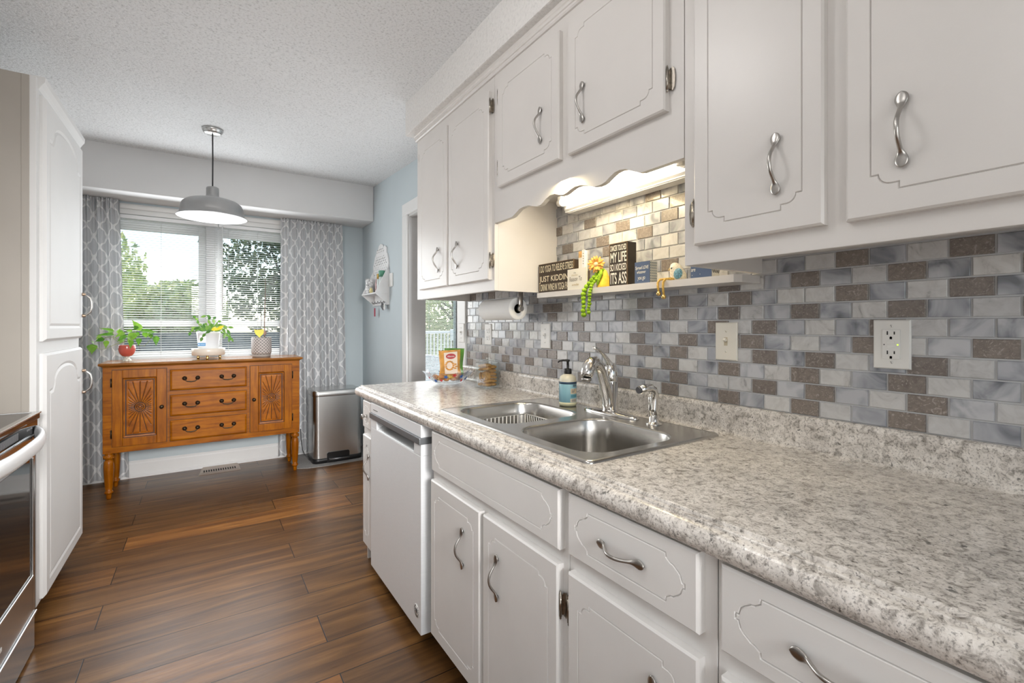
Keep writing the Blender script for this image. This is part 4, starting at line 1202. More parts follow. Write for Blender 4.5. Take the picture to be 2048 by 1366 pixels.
def blue_sign(label, y0, y1, z1, lines, xf, pattern_mat, zig=False):
    t = thing('block_sign', label, 'sign', (xf + 0.02, (y0 + y1) / 2, ZS), 'blue block signs on the shelf')
    mb = MB(); mb.box(xf + 0.002, xf + 0.038, y0, y1, ZS, z1, 0.001); sub('block', mb, mat('sign_side_cream', (0.72, 0.70, 0.62), 0.6), t)
    sub('front', MB().box(xf, xf + 0.002, y0, y1, ZS, z1), M_navy, t)
    mb = MB(); fr = Fr((0, y0, 0), (1, 0, 0), (0, -1, 0))
    if zig:
        for k in range(4):
            mb.tube([fr.P(xf + 0.004 + 0.0085 * k, ZS + 0.021, 0.0006), fr.P(xf + 0.008 + 0.0085 * k, ZS + 0.012, 0.0006), fr.P(xf + 0.0125 + 0.0085 * k, ZS + 0.021, 0.0006)], 0.0011, 6)
    else:
        for i in range(4):
            for j in range(8):
                x = xf + 0.005 + 0.0085 * i; z = ZS + 0.006 + 0.0085 * j
                for d1 in (-1, 1):
                    mb.tube([fr.P(x - 0.0032, z - 0.0032 * d1, 0.0004), fr.P(x + 0.0032, z + 0.0032 * d1, 0.0004)], 0.0006, 5)
                mb.ball(fr.P(x + 0.0042, z, 0.0004), 0.0009, 6, 4)
    sub('side_pattern', mb, M_dkgrey if zig else mat('slate_print', (0.10, 0.17, 0.22), 0.6), t)
    f2 = FX(xf)
    for s, a, b0, hh, w in lines: text(s, f2, -y1 + a, ZS + b0, 0.0008, hh, M_letw, t, width=w, shear=0.15, bold=0.008)
blue_sign('small blue sign reading Spread LOVE whatever you go, beside the bird', 1.021, 1.083, 1.4455, [('Spread LOVE', 0.003, 0.047, 0.014, 0.055), ('whatever', 0.009, 0.033, 0.010, 0.038), ('you go', 0.013, 0.013, 0.013, 0.032)], 1.203, M_pat)
blue_sign('small navy sign half hidden under the nearest wall cabinet', 0.800, 0.868, 1.432, [('are', 0.002, 0.020, 0.008, 0.014), ('enough', 0.024, 0.034, 0.009, 0.034), ('.', 0.030, 0.010, 0.002, 0.002), ('.', 0.004, 0.008, 0.002, 0.002)], 1.203, M_pat, zig=True)
t = thing('card_sign', 'small white card with handwriting leaning on the yoga sign', 'card', (1.198, 1.36, ZS))
mb = MB(); mb.box(1.1965, 1.2000, 1.3125, 1.4215, ZS, 1.4545); sub('card', mb, M_card, t)
fr = FX(1.1965); M_scr = mat('grey_ink', (0.22, 0.20, 0.17), 0.6)
text('Reason To', fr, -1.411, ZS + 0.033, 0.0008, 0.017, M_scr, t, width=0.072, shear=0.2)
text('smile', fr, -1.396, ZS + 0.015, 0.0008, 0.009, mat('ochre_ink', (0.55, 0.45, 0.25), 0.6), t, width=0.040, shear=0.2); text('the', fr, -1.384, ZS + 0.062, 0.0008, 0.006, M_scr, t, width=0.013)
text('little', fr, -1.398, ZS + 0.053, 0.0008, 0.006, MATS['ochre_ink'], t, width=0.036, shear=0.2)
t = thing('gift_tag', 'tall narrow white tag standing behind the white card', 'tag', (1.215, 1.35, ZS))
sub('board', MB().box(1.2105, 1.222, 1.334, 1.372, ZS, 1.522), M_card, t)
sub('strip', MB().box(1.2068, 1.2105, 1.333, 1.349, ZS, 1.524), M_paper, t)
mb = MB()
for k in range(5): mb.box(1.2062, 1.2068, 1.339, 1.343, 1.47 + 0.0095 * k, 1.4735 + 0.0095 * k)
sub('print', mb, M_scr, t)
sub('picture', MB().box(1.2098, 1.2105, 1.351, 1.371, 1.497, 1.521), mat('orange_picture', (0.70, 0.42, 0.16), 0.6, var=0.3, vscale=80), t, 'orange picture at the top')

# sunflower shelf sitter
t = thing('sunflower_doll', 'knitted sunflower figure with dangling green legs on the shelf edge', 'doll', (1.225, 1.262, ZS))
M_yel = mat('orange_yellow_petals', (0.85, 0.42, 0.10), 0.8, var=0.25, vscale=60); M_grn = mat('lime_knit', (0.30, 0.50, 0.02), 0.9, var=0.45, vscale=140, bmp=0.8, bscale=200)
M_skirt = mat('yellow_knit', (0.85, 0.55, 0.06), 0.9, var=0.15, vscale=90, bmp=0.5, bscale=200)
hc = Vector((1.212, 1.276, 1.461)); face = Vector((-0.85, -0.5, 0.15)).normalized()
R0 = Vector((0, 0, 1)).rotation_difference(face).to_matrix().to_4x4()
mb = MB()
for ring, (cnt, ln, w, tilt) in enumerate(((15, 0.0265, 0.0052, 0.10), (12, 0.021, 0.0048, 0.45))):
    for k in range(cnt):
        a = 2 * PI * (k + 0.5 * ring) / cnt + random.uniform(-.08, .08)
        Mk = Matrix.Translation(hc) @ R0 @ Matrix.Rotation(a, 4, 'Z') @ Matrix.Rotation(-tilt + random.uniform(-.2, .2), 4, 'Y')
        mb.ball((0, 0, 0), (ln / 2, w, 0.0022), 8, 6, M=Mk @ Matrix.Translation((0.007 + ln / 2, 0, 0)))
        n_ = len(mb.v)
sub('petals', mb, M_yel, t)
sub('flower_centre', MB().ball(hc + face * 0.002, 0.0095, 14, 8), mat('pale_flower_centre', (0.85, 0.62, 0.35), 0.9, var=0.2, vscale=200), t)
sub('body', MB().lathe([(0.026, ZS + 0.0005), (0.0275, ZS + 0.004), (0.024, ZS + 0.018), (0.017, ZS + 0.036), (0.011, ZS + 0.052), (0.006, ZS + 0.064), (0.0, ZS + 0.066)], c=(1.232, 1.252, 0), seg=20), M_skirt, t, 'yellow skirt')
def knit(pts, r, nb):
    mb = MB(); P = [Vector(p) for p in pts]
    L = [0]
    for i in range(1, len(P)): L.append(L[-1] + (P[i] - P[i - 1]).length)
    for k in range(nb):
        s = L[-1] * k / (nb - 1)
        i = max(j for j in range(len(L)) if L[j] <= s + 1e-9); i = min(i, len(P) - 2)
        q = P[i].lerp(P[i + 1], (s - L[i]) / max(1e-9, L[i + 1] - L[i]))
        mb.ball(q + Vector((random.uniform(-.0015, .0015), random.uniform(-.0015, .0015), 0)), (r * random.uniform(.85, 1.15), r * random.uniform(.85, 1.15), r * random.uniform(0.8, 1.0)), 10, 6)
    return mb
sub('leg', knit([(1.224, 1.268, 1.437), (1.205, 1.292, 1.405), (1.189, 1.312, 1.376), (1.184, 1.315, 1.350), (1.183, 1.314, 1.276)], 0.0098, 13), M_grn, t)
sub('leg', knit([(1.226, 1.256, 1.44), (1.207, 1.266, 1.41), (1.189, 1.280, 1.3795), (1.184, 1.280, 1.350), (1.183, 1.288, 1.284)], 0.0072, 17), M_grn, t)
sub('arm', MB().tube([(1.222, 1.262, 1.446), (1.212, 1.252, 1.425), (1.206, 1.256, 1.405), (1.204, 1.262, 1.385)], [0.006, 0.007, 0.006, 0.004], 10), M_grn, t)

# bird shelf sitter
t = thing('bird_figurine', 'blue and cream bird figurine with dangling gold rope legs on the shelf', 'figurine', (1.232, 0.932, ZS))
M_bird = mat('cream_speckled_bird', (0.70, 0.64, 0.50), 0.6, var=0.25, vscale=220); M_wing = mat('teal_speckled_wing', (0.12, 0.27, 0.34), 0.6, var=0.7, vscale=260)
mb = MB()
c0 = Vector((1.232, 0.935, ZS))
mb.loft([[c0 + Vector((rx * math.cos(a), ry * math.sin(a) + oy, z)) for a in [2 * PI * k / 20 for k in range(20)]] for rx, ry, oy, z in
         ((0.012, 0.020, -0.004, 0.0005), (0.017, 0.026, -0.003, 0.008), (0.019, 0.0275, -0.001, 0.020), (0.018, 0.024, 0.003, 0.033), (0.0155, 0.0195, 0.007, 0.044), (0.011, 0.014, 0.010, 0.053), (0.004, 0.006, 0.012, 0.0575))], cap0=True, cap1=True)
sub('body', mb, M_bird, t)
sub('wing', MB().ball(c0 + Vector((-0.0145, -0.011, 0.021)), (0.0065, 0.016, 0.017), 16, 10, M=Matrix.Rotation(0.5, 4, 'X')), M_wing, t, 'teal speckled wing')
mb = MB(); ep = c0 + Vector((-0.0155, 0.0105, 0.0395)); mb.ball(ep, (0.0018, 0.006, 0.006), 14, 8, mi=0); mb.ball(ep + Vector((-0.0014, 0, 0)), (0.0012, 0.003, 0.003), 12, 6, mi=1)
sub('eye', mb, [mat('pale_eye', (0.80, 0.76, 0.62), 0.5), M_dkgrey], t)
sub('beak', MB().lathe([(0.0045, 0), (0.003, 0.005), (0.0, 0.010)], M=Matrix.Translation(c0 + Vector((-0.010, 0.021, 0.038))) @ Matrix.Rotation(-2.0, 4, 'X'), seg=10), mat('straw_beak', (0.60, 0.45, 0.22), 0.6), t)
M_rope = mat('gold_rope', (0.68, 0.42, 0.09), 0.7, var=0.5, vscale=350, bmp=1.0, bscale=300)
for yk, ye, zb in ((0.972, 0.968, 1.339), (0.951, 0.949, 1.328)):
    sub('leg', MB().tube([(1.226, 0.936, 1.3795), (1.208, 0.944 + (yk - .95) * .5, 1.3815), (1.193, yk, 1.3795), (1.186, yk + 0.002, 1.370), (1.184, ye + 0.004, 1.355), (1.183, ye, zb)], 0.0036, 10), M_rope, t, 'gold rope leg')
    sub('foot', MB().ball((1.183, ye, zb - 0.004), (0.0072, 0.0078, 0.0072), 14, 10), M_gold, t, 'gold bead foot')

# ------------------------------------------------------------------ bowl of candy, gummy bags, cookie jar
bc = Vector((1.130, 2.362, 0.914))
t = thing('candy_bowl', 'clear fluted bowl with red and blue stars holding candy', 'bowl', bc)
mb = MB(); prof = [(0.045, 0.001), (0.070, 0.006), (0.092, 0.020), (0.110, 0.040), (0.124, 0.058), (0.136, 0.068)]
seg = 64
def ring(r, z, f, off=0):
    return [bc + Vector(((r + f * math.cos(12 * a)) * math.cos(a), (r + f * math.cos(12 * a)) * math.sin(a), z + f * 0.5 * math.cos(12 * a))) for a in [2 * PI * k / seg for k in range(seg)]]
mb.loft([ring(r, z, 0.0 if z < 0.02 else 0.006 * (z / 0.068)) for r, z in prof], cap0=True)
mb.loft([ring(r - 0.0025, z + 0.003, 0.0 if z < 0.02 else 0.006 * (z / 0.068))[::-1] for r, z in prof], cap0=False)
sub('glass', mb, M_bowl, t)
M_sr = mat('red_star', (0.62, 0.05, 0.05), 0.4); M_sb = mat('blue_star', (0.03, 0.12, 0.40), 0.4)
viewang = math.atan2(-bc.y, -bc.x)
for k, (da, z, sz, mm) in enumerate(((-88, 0.060, 0.017, M_sb), (-40, 0.026, 0.015, M_sb), (-62, 0.040, 0.011, M_sr), (-5, 0.050, 0.016, M_sb), (16, 0.058, 0.016, M_sr), (36, 0.050, 0.015, M_sb), (62, 0.034, 0.017, M_sb), (78, 0.058, 0.016, M_sb), (-20, 0.030, 0.012, M_sr), (45, 0.026, 0.012, M_sr), (120, 0.05, 0.016, M_sb), (160, 0.05, 0.016, M_sr), (200, 0.05, 0.016, M_sb), (240, 0.05, 0.016, M_sr))):
    a = viewang + math.radians(da)
    rr = 0.092 + (z - 0.020) * 0.84 + 0.004
    n = Vector((math.cos(a) * 0.85, math.sin(a) * 0.85, -0.52)).normalized(); u = Vector((-math.sin(a), math.cos(a), 0)); v = n.cross(u)
    o_ = bc + Vector((rr * math.cos(a), rr * math.sin(a), z))
    pts = [o_ + u * (sz * (1 if j % 2 == 0 else 0.42) * math.sin(2 * PI * j / 10 + k)) + v * (sz * (1 if j % 2 == 0 else 0.42) * math.cos(2 * PI * j / 10 + k)) for j in range(10)]
    mb = MB(); mb.fill([pts], n); mb.fill([[p - n * 0.0006 for p in pts[::-1]]], -n)
    sub('star', mb, mm, t, 'blue star' if mm is M_sb else 'red star')
def pillow(c, ax, ay, az, sx, sy, th, mis=None, nu=14, nv=18):
    """A sealed bag: flat crimped ends, puffed middle; ax right, ay up, az out."""
    mb = MB()
    def f(sgn):
        def g(u, v):
            e = (max(0, math.sin(PI * u)) ** 0.55) * (max(0, math.sin(PI * min(1, max(0, (v - 0.06) / 0.88)))) ** 0.6)
            w = 1 - 0.10 * math.sin(PI * v) + 0.02 * math.cos(9 * v)
            return c + ax * ((u - 0.5) * sx * w) + ay * ((v - 0.5) * sy) + az * (sgn * th * e + 0.0015 * math.sin(25 * u) * (1 - e))
        return g
    mb.grid(f(1), nu, nv); mb.grid(lambda u, v: f(-1)(1 - u, v), nu, nv)
    return mb
rgt = Vector((0.83, -0.55, 0)); out_ = Vector((-0.53, -0.81, 0.25)).normalized()
def bag(label, c, lean, sx, sy, m, deco):
    ax = (Matrix.Rotation(lean, 4, out_) @ rgt).normalized(); az = out_; ay = az.cross(ax).normalized()
    t = thing('gummy_bag', label, 'candy bag', Vector(c) - ay * sy / 2)
    b = sub('pouch', pillow(Vector(c), ax, ay, az, sx, sy, 0.012), m, t)
    if deco:
        fr = Fr(Vector(c), ax, az); fr.b = ay
        def ell(a, b_, rx, ry, n, k=28): return [fr.P(a + rx * math.cos(2 * PI * i / k), b_ + ry * math.sin(2 * PI * i / k), n) for i in range(k)]
        mb = MB(); mb.fill([[fr.P(-0.026, -0.06, 0.0128), fr.P(0.042, -0.06, 0.0128), fr.P(0.044, 0.062, 0.0128), fr.P(-0.030, 0.058, 0.0128)]], az)
        pn = sub('front_panel', mb, mat('cream_film', (0.80, 0.68, 0.55), 0.3, var=0.08), b, 'cream front panel')
        mb = MB(); mb.fill([ell(0.008, 0.037, 0.027, 0.015, 0.0134)], az); lg = sub('logo', mb, mat('logo_red', (0.45, 0.02, 0.03), 0.35), b, 'red oval logo')
        text('Albanese', fr, -0.012, 0.032, 0.0142, 0.010, M_letw, lg, width=0.040, shear=0.25)
        mb = MB()
        for i in range(13):
            a = 2 * PI * i / 13
            mb.ball(fr.P(0.0 + 0.021 * math.cos(a), -0.014 + 0.023 * math.sin(a), 0.0135), (0.0068, 0.0068, 0.004), 10, 6)
        for q in ((0.032, -0.008), (0.036, -0.020), (0.030, -0.030)): mb.ball(fr.P(q[0], q[1], 0.0135), (0.007, 0.007, 0.004), 10, 6)
        sub('candy_picture', mb, mat('peach_ring_print', (0.80, 0.36, 0.06), 0.4, var=0.35, vscale=90), b, 'picture of an orange candy ring')
bag('orange and cream gummy bag standing up in the candy bowl', (1.128, 2.335, 1.028), 0.06, 0.122, 0.148, mat('orange_film', (0.62, 0.30, 0.06), 0.3, var=0.25, vscale=25), True)
bag('green gummy bag standing behind the orange bag', (1.165, 2.362, 1.036), -0.02, 0.115, 0.150, mat('green_film', (0.10, 0.26, 0.03), 0.3, var=0.35, vscale=20), False)
M_c1 = mat('orange_candy_wrapper', (0.75, 0.30, 0.05), 0.25, var=0.3, vscale=80); M_c2 = mat('yellow_candy_wrapper', (0.78, 0.48, 0.08), 0.25, var=0.3, vscale=80); M_c3 = mat('peach_candy_wrapper', (0.80, 0.50, 0.34), 0.25, var=0.2, vscale=80)
protos = {}
for k, (da, rr, z, mm) in enumerate(((-75, 0.062, 0.030, M_c1), (-40, 0.060, 0.034, M_c2), (-8, 0.058, 0.032, M_c1), (24, 0.062, 0.034, M_c3), (52, 0.060, 0.034, M_c3), (-55, 0.034, 0.052, M_c2), (5, 0.074, 0.046, M_c2), (36, 0.076, 0.048, M_c3), (-28, 0.076, 0.046, M_c1), (80, 0.056, 0.033, M_c3), (-95, 0.070, 0.040, M_c1), (130, 0.05, 0.032, M_c2), (180, 0.05, 0.032, M_c1), (230, 0.05, 0.032, M_c3))):
    a = viewang + math.radians(da); p = bc + Vector((rr * math.cos(a), rr * math.sin(a), z))
    if mm not in protos:
        mb = MB(); mb.tube([(-0.026, 0, 0), (-0.021, 0, 0), (-0.016, 0, 0), (-0.011, 0, 0), (0, 0, 0), (0.011, 0, 0), (0.016, 0, 0), (0.021, 0, 0), (0.026, 0, 0)], [(0.011, 0.002), (0.007, 0.003), (0.004, 0.004), (0.011, 0.010), (0.0145, 0.012), (0.011, 0.010), (0.004, 0.004), (0.007, 0.003), (0.011, 0.002)], 10)
        o = mb.build('wrapped_candy', mm, loc=(0, 0, 0)); protos[mm] = o
    else:
        o = protos[mm].copy(); COL.objects.link(o)
    o.location = p; o.rotation_euler = (random.uniform(-.4, .4), random.uniform(-.4, .4), a + PI / 2 + random.uniform(-.7, .7))
    cn = {M_c1: 'orange', M_c2: 'yellow', M_c3: 'peach'}[mm]
    tag(o, cn + ' wrapped candy in the clear star bowl', 'candy', cn + ' wrapped candies in the bowl')

ja = math.atan2(0.25, 0.968)
jc = Vector((1.19, 2.035, 0.914)) + Vector((0.968, 0.25, 0)) * 0.049 + Vector((-0.25, 0.968, 0)) * 0.049
MJ = Matrix.Translation(jc) @ Matrix.Rotation(ja, 4, 'Z')
t = thing('cookie_jar', 'square glass jar full of cookies on the counter', 'jar', jc)
mb = MB(); s = 0.048
def sq(h, z, r=0.008): return [MJ @ Vector(p) for p in rrect(-h, h, -h, h, r, z, 4)]
mb.loft([sq(s - 0.004, 0.001), sq(s, 0.004), sq(s, 0.128), sq(s - 0.006, 0.134), sq(s - 0.0095, 0.134)], cap0=True, smooth=False)
mb.loft([sq(s - 0.004, 0.134)[::-1], sq(s - 0.005, 0.012)[::-1]], cap1=True, smooth=False)
jar = sub('glass', mb, M_jar, t)
mb = MB(); mb.loft([sq(s - 0.006, 0.1345), sq(s - 0.002, 0.137), sq(s - 0.002, 0.142), sq(s - 0.010, 0.146)], cap0=True, cap1=True, smooth=False); mb.lathe([(0.010, 0.146), (0.008, 0.150), (0.013, 0.156), (0.009, 0.162), (0, 0.163)], M=MJ, seg=16)
sub('lid', mb, M_jar, t)
fj = Fr(jc, MJ.to_3x3() @ Vector((0, -1, 0)), MJ.to_3x3() @ Vector((-1, 0, 0)))
text('Yum!', fj, -0.030, 0.030, 0.0486, 0.030, mat('etched_letters', (0.72, 0.66, 0.66), 0.5), jar, width=0.056, shear=0.1)
M_ck = mat('golden_cookie', (0.52, 0.27, 0.075), 0.85, var=0.25, vscale=60, bmp=0.6, bscale=120)
mb = MB(); mb.lathe([(0.0, -0.0065), (0.021, -0.0065), (0.0245, -0.002), (0.0235, 0.003), (0.014, 0.0075), (0.0, 0.0085)], seg=20)
ck = None
for i, (x, y, z, rx, ry) in enumerate(((-0.018, -0.017, 0.020, 0, 0.05), (0.018, -0.016, 0.020, 0.06, 0), (-0.017, 0.018, 0.021, 0, 0.08), (0.018, 0.018, 0.021, 0, 0), (-0.015, -0.018, 0.037, 0.1, 0.05), (0.018, -0.017, 0.037, -0.05, 0), (-0.025, 0.016, 0.058, 0, 1.35), (0.016, 0.018, 0.038, 0, 0), (0.018, -0.017, 0.055, 0.05, 0.1), (-0.012, 0.016, 0.060, 0.1, 1.25), (0.017, -0.016, 0.073, 0, -0.1), (0.017, 0.018, 0.056, 0, 0), (-0.025, -0.017, 0.066, 0, 1.3), (-0.012, -0.018, 0.068, 0, 1.2), (0.016, -0.015, 0.091, 0.1, 0), (0.017, 0.018, 0.075, 0, 0.05), (-0.017, 0.014, 0.096, 0.1, 0.1), (0.018, 0.018, 0.094, 0.05, 0), (-0.018, -0.016, 0.102, 0.05, 0.1), (0.017, -0.017, 0.109, 0, 0.05), (0.018, 0.018, 0.112, 0, 0), (-0.017, 0.015, 0.114, 0, 0), (-0.018, -0.017, 0.119, 0.05, 0))):
    if ck is None: o = ck = mb.build('cookie', M_ck, loc=(0, 0, 0))
    else: o = ck.copy(); COL.objects.link(o)
    o.location = MJ @ Vector((x, y, z)); o.rotation_euler = (rx, ry, i * 0.9)
    tag(o, 'round golden cookie inside the square glass jar', 'cookie', 'cookies in the glass jar')

# ------------------------------------------------------------------ pantry
t = thing('pantry_cabinet', 'tall white pantry cabinet at left with two doors', 'cabinet', (-0.88, 2.95, 0))
PF = FL(-0.55)
PY0, PY1 = 2.572, 3.325
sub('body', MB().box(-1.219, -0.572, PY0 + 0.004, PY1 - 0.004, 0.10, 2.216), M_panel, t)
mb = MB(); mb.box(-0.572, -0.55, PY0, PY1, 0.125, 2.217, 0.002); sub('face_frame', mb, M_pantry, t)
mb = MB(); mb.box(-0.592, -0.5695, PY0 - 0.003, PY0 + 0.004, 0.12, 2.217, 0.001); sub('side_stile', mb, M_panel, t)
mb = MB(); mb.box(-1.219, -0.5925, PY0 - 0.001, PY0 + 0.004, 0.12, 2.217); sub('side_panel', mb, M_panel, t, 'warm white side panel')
sub('toe_kick', MB().box(-1.2, -0.62, PY0 + 0.01, PY1 - 0.01, 0.0, 0.10), M_dark, t)
prof = [(-0.575, 2.185), (-0.549, 2.185), (-0.545, 2.19), (-0.540, 2.20), (-0.530, 2.215), (-0.528, 2.235), (-0.575, 2.235)]
mb = MB(); mb.prism([(x, z - 0.007) for x, z in prof], 'y', PY0 + 0.022, PY1 + 0.02); sub('crown', mb, M_pantry, t)
def pantry_door(z0, z1, arch, pz):
    mb = MB()
    a0, a1 = 2.612, 3.302
    m = 0.062
    L = [(a0 + m, z0 + m), (a1 - m, z0 + m)]
    top = z1 - m
    if arch:
        # cathedral top: shoulders, ogee and crown
        up = 0.10
        L += [(a1 - m, top - up), (a1 - m - 0.05, top - up + 0.004)]
        for k in range(0, 13):
            u = k / 12; th = PI * u
            L.append(((a0 + a1) / 2 + (0.5 * (a1 - a0) - m - 0.07) * math.cos(th), top - up * 0.75 + up * 0.75 * math.sin(th) ** 0.8))
        L += [(a0 + m + 0.05, top - up + 0.004), (a0 + m, top - up)]
    else:
        L += [(a1 - m, top), (a0 + m, top)]
    routed_panel(mb, PF, a0, a1, z0, z1, 0.020, L, gw=0.022, gd=0.0045, ch=0.010)
    d = sub('door', mb, M_pantry, t)
    mb = MB(); yb = 3.285
    mb.tube([(-0.53 + 0.004, yb, pz - 0.052), (-0.53 + 0.018, yb, pz - 0.050), (-0.53 + 0.032, yb, pz - 0.036), (-0.53 + 0.037, yb, pz - 0.014), (-0.53 + 0.037, yb, pz + 0.014), (-0.53 + 0.032, yb, pz + 0.036), (-0.53 + 0.018, yb, pz + 0.050), (-0.53 + 0.004, yb, pz + 0.052)], [0.0045, 0.004, 0.0045, 0.005, 0.005, 0.0045, 0.004, 0.0045], 12)
    h = sub('handle', mb, M_nickel, d, 'curved metal bow handle')
    for s in (-1, 1):
        mb = MB(); Mx = Matrix.Translation((-0.53, yb, pz + s * 0.056)) @ Matrix.Rotation(PI / 2, 4, 'Y'); mb.lathe([(0.008, 0), (0.0085, 0.004), (0.006, 0.007), (0.008, 0.010), (0.005, 0.014), (0, 0.015)], M=Mx, seg=14)
        sub('rosette', mb, mat('copper_fitting', (0.50, 0.36, 0.26), 0.3, 1.0), h)
pantry_door(1.172, 2.160, True, 1.343)
pantry_door(0.139, 1.123, True, 0.944)

# ------------------------------------------------------------------ range
t = thing('range', 'stainless steel range with a black glass oven door at the left edge', 'stove', (-0.85, 2.1, 0))
RY0, RY1 = 1.735, 2.492
RX = -0.535
M_blackglass = mat('black_oven_glass', (0.010, 0.010, 0.011), 0.06, var=0.1); M_rsteel = mat('range_steel', (0.46, 0.47, 0.48), 0.22, 1.0, var=0.04, vscale=30, stretch=(1, 20, 1))
sub('body', MB().box(-1.19, RX - 0.03, RY0, RY1, 0.0, 0.880), M_dkgrey, t)
mb = MB(); mb.box(-1.19, RX + 0.012, RY0 - 0.003, RY1 + 0.003, 0.882, 0.906, 0.004); ct = sub('cooktop', mb, mat('black_ceramic_top', (0.02, 0.02, 0.022), 0.08, var=0.1), t, 'black ceramic cooktop')
mb = MB(); mb.box(RX - 0.004, RX + 0.016, RY0 - 0.004, RY1 + 0.004, 0.9025, 0.9085, 0.002); mb.box(-1.19, RX, RY1 - 0.006, RY1 + 0.005, 0.900, 0.9085, 0.002); sub('trim_strip', mb, M_steel, ct, 'bright steel edge strip')
mb = MB()
for cx, cy, r in ((-0.72, 2.26, 0.10), (-0.72, 1.96, 0.075)):
    for rr in (r, r * 0.6): mb.tube([(cx + rr * math.cos(2 * PI * k / 40), cy + rr * math.sin(2 * PI * k / 40), 0.9062) for k in range(40)], 0.0012, 6, closed=True)
sub('burner_ring', mb, M_jamb, ct)
mb = MB(); mb.box(RX - 0.03, RX + 0.006, RY0, RY1, 0.834, 0.880, 0.003); cp = sub('vent_panel', mb, M_blackglass, t, 'dark vent and control panel under the cooktop')
mb = MB()
for k in range(26): mb.box(RX + 0.006, RX + 0.0075, 2.02 + 0.0095 * k, 2.0245 + 0.0095 * k, 0.845, 0.868)
for k in range(5): mb.box(RX + 0.006, RX + 0.0072, 2.36 + 0.013 * k, 2.366 + 0.013 * k, 0.855, 0.862)
sub('vent_slots', mb, mat('vent_grey', (0.20, 0.20, 0.21), 0.4), cp)
mb = MB(); mb.box(RX - 0.02, RX + 0.010, RY0, RY1, 0.8285, 0.8345, 0.002); sub('bright_strip', mb, M_steel, t)
mb = MB()
mb.box(RX - 0.03, RX, RY0 + 0.002, RY0 + 0.055, 0.158, 0.826, 0.003); mb.box(RX - 0.03, RX, RY1 - 0.040, RY1 - 0.002, 0.158, 0.826, 0.003)
mb.box(RX - 0.03, RX, RY0 + 0.055, RY1 - 0.040, 0.158, 0.300, 0.003); mb.box(RX - 0.03, RX, RY0 + 0.055, RY1 - 0.040, 0.740, 0.826, 0.003)
od = sub('oven_door', mb, M_rsteel, t)
sub('window', MB().box(RX - 0.028, RX - 0.002, RY0 + 0.055, RY1 - 0.040, 0.300, 0.740), M_blackglass, od, 'black glass oven window')
mb = MB(); mb.box(RX - 0.002, RX + 0.004, RY0 + 0.05, RY1 - 0.036, 0.292, 0.302, 0.002); mb.box(RX - 0.002, RX + 0.003, RY1 - 0.042, RY1 - 0.034, 0.30, 0.74, 0.001); sub('window_trim', mb, M_steel, od)
FRr = FL(RX)
sub('badge', MB().box(RX, RX + 0.0015, 2.04, 2.13, 0.205, 0.217, 0.0005), M_plate, od, 'small raised badge')
mb = MB()
hp = []; hr = []
for k in range(25):
    u = k / 24; y = RY0 + 0.03 + (RY1 - RY0 - 0.06) * u
    e = abs(2 * u - 1)
    hp.append((RX + 0.008 + 0.056 * (1 - e ** 3.0), y, 0.824 + 0.010 * u)); hr.append((0.011, 0.026))
mb.tube(hp, hr, 14, flat=(0, 0, 1))
sub('handle', mb, M_dwsteel, od, 'broad curved steel handle')
mb = MB(); mb.box(RX - 0.03, RX - 0.002, RY0 + 0.002, RY1 - 0.002, 0.012, 0.148, 0.003); dw = sub('drawer', mb, M_rsteel, t)
mb = MB(); mb.box(RX - 0.02, RX + 0.006, RY0 + 0.002, RY1 - 0.002, 0.147, 0.156, 0.003); sub('drawer_lip', mb, M_steel, dw)

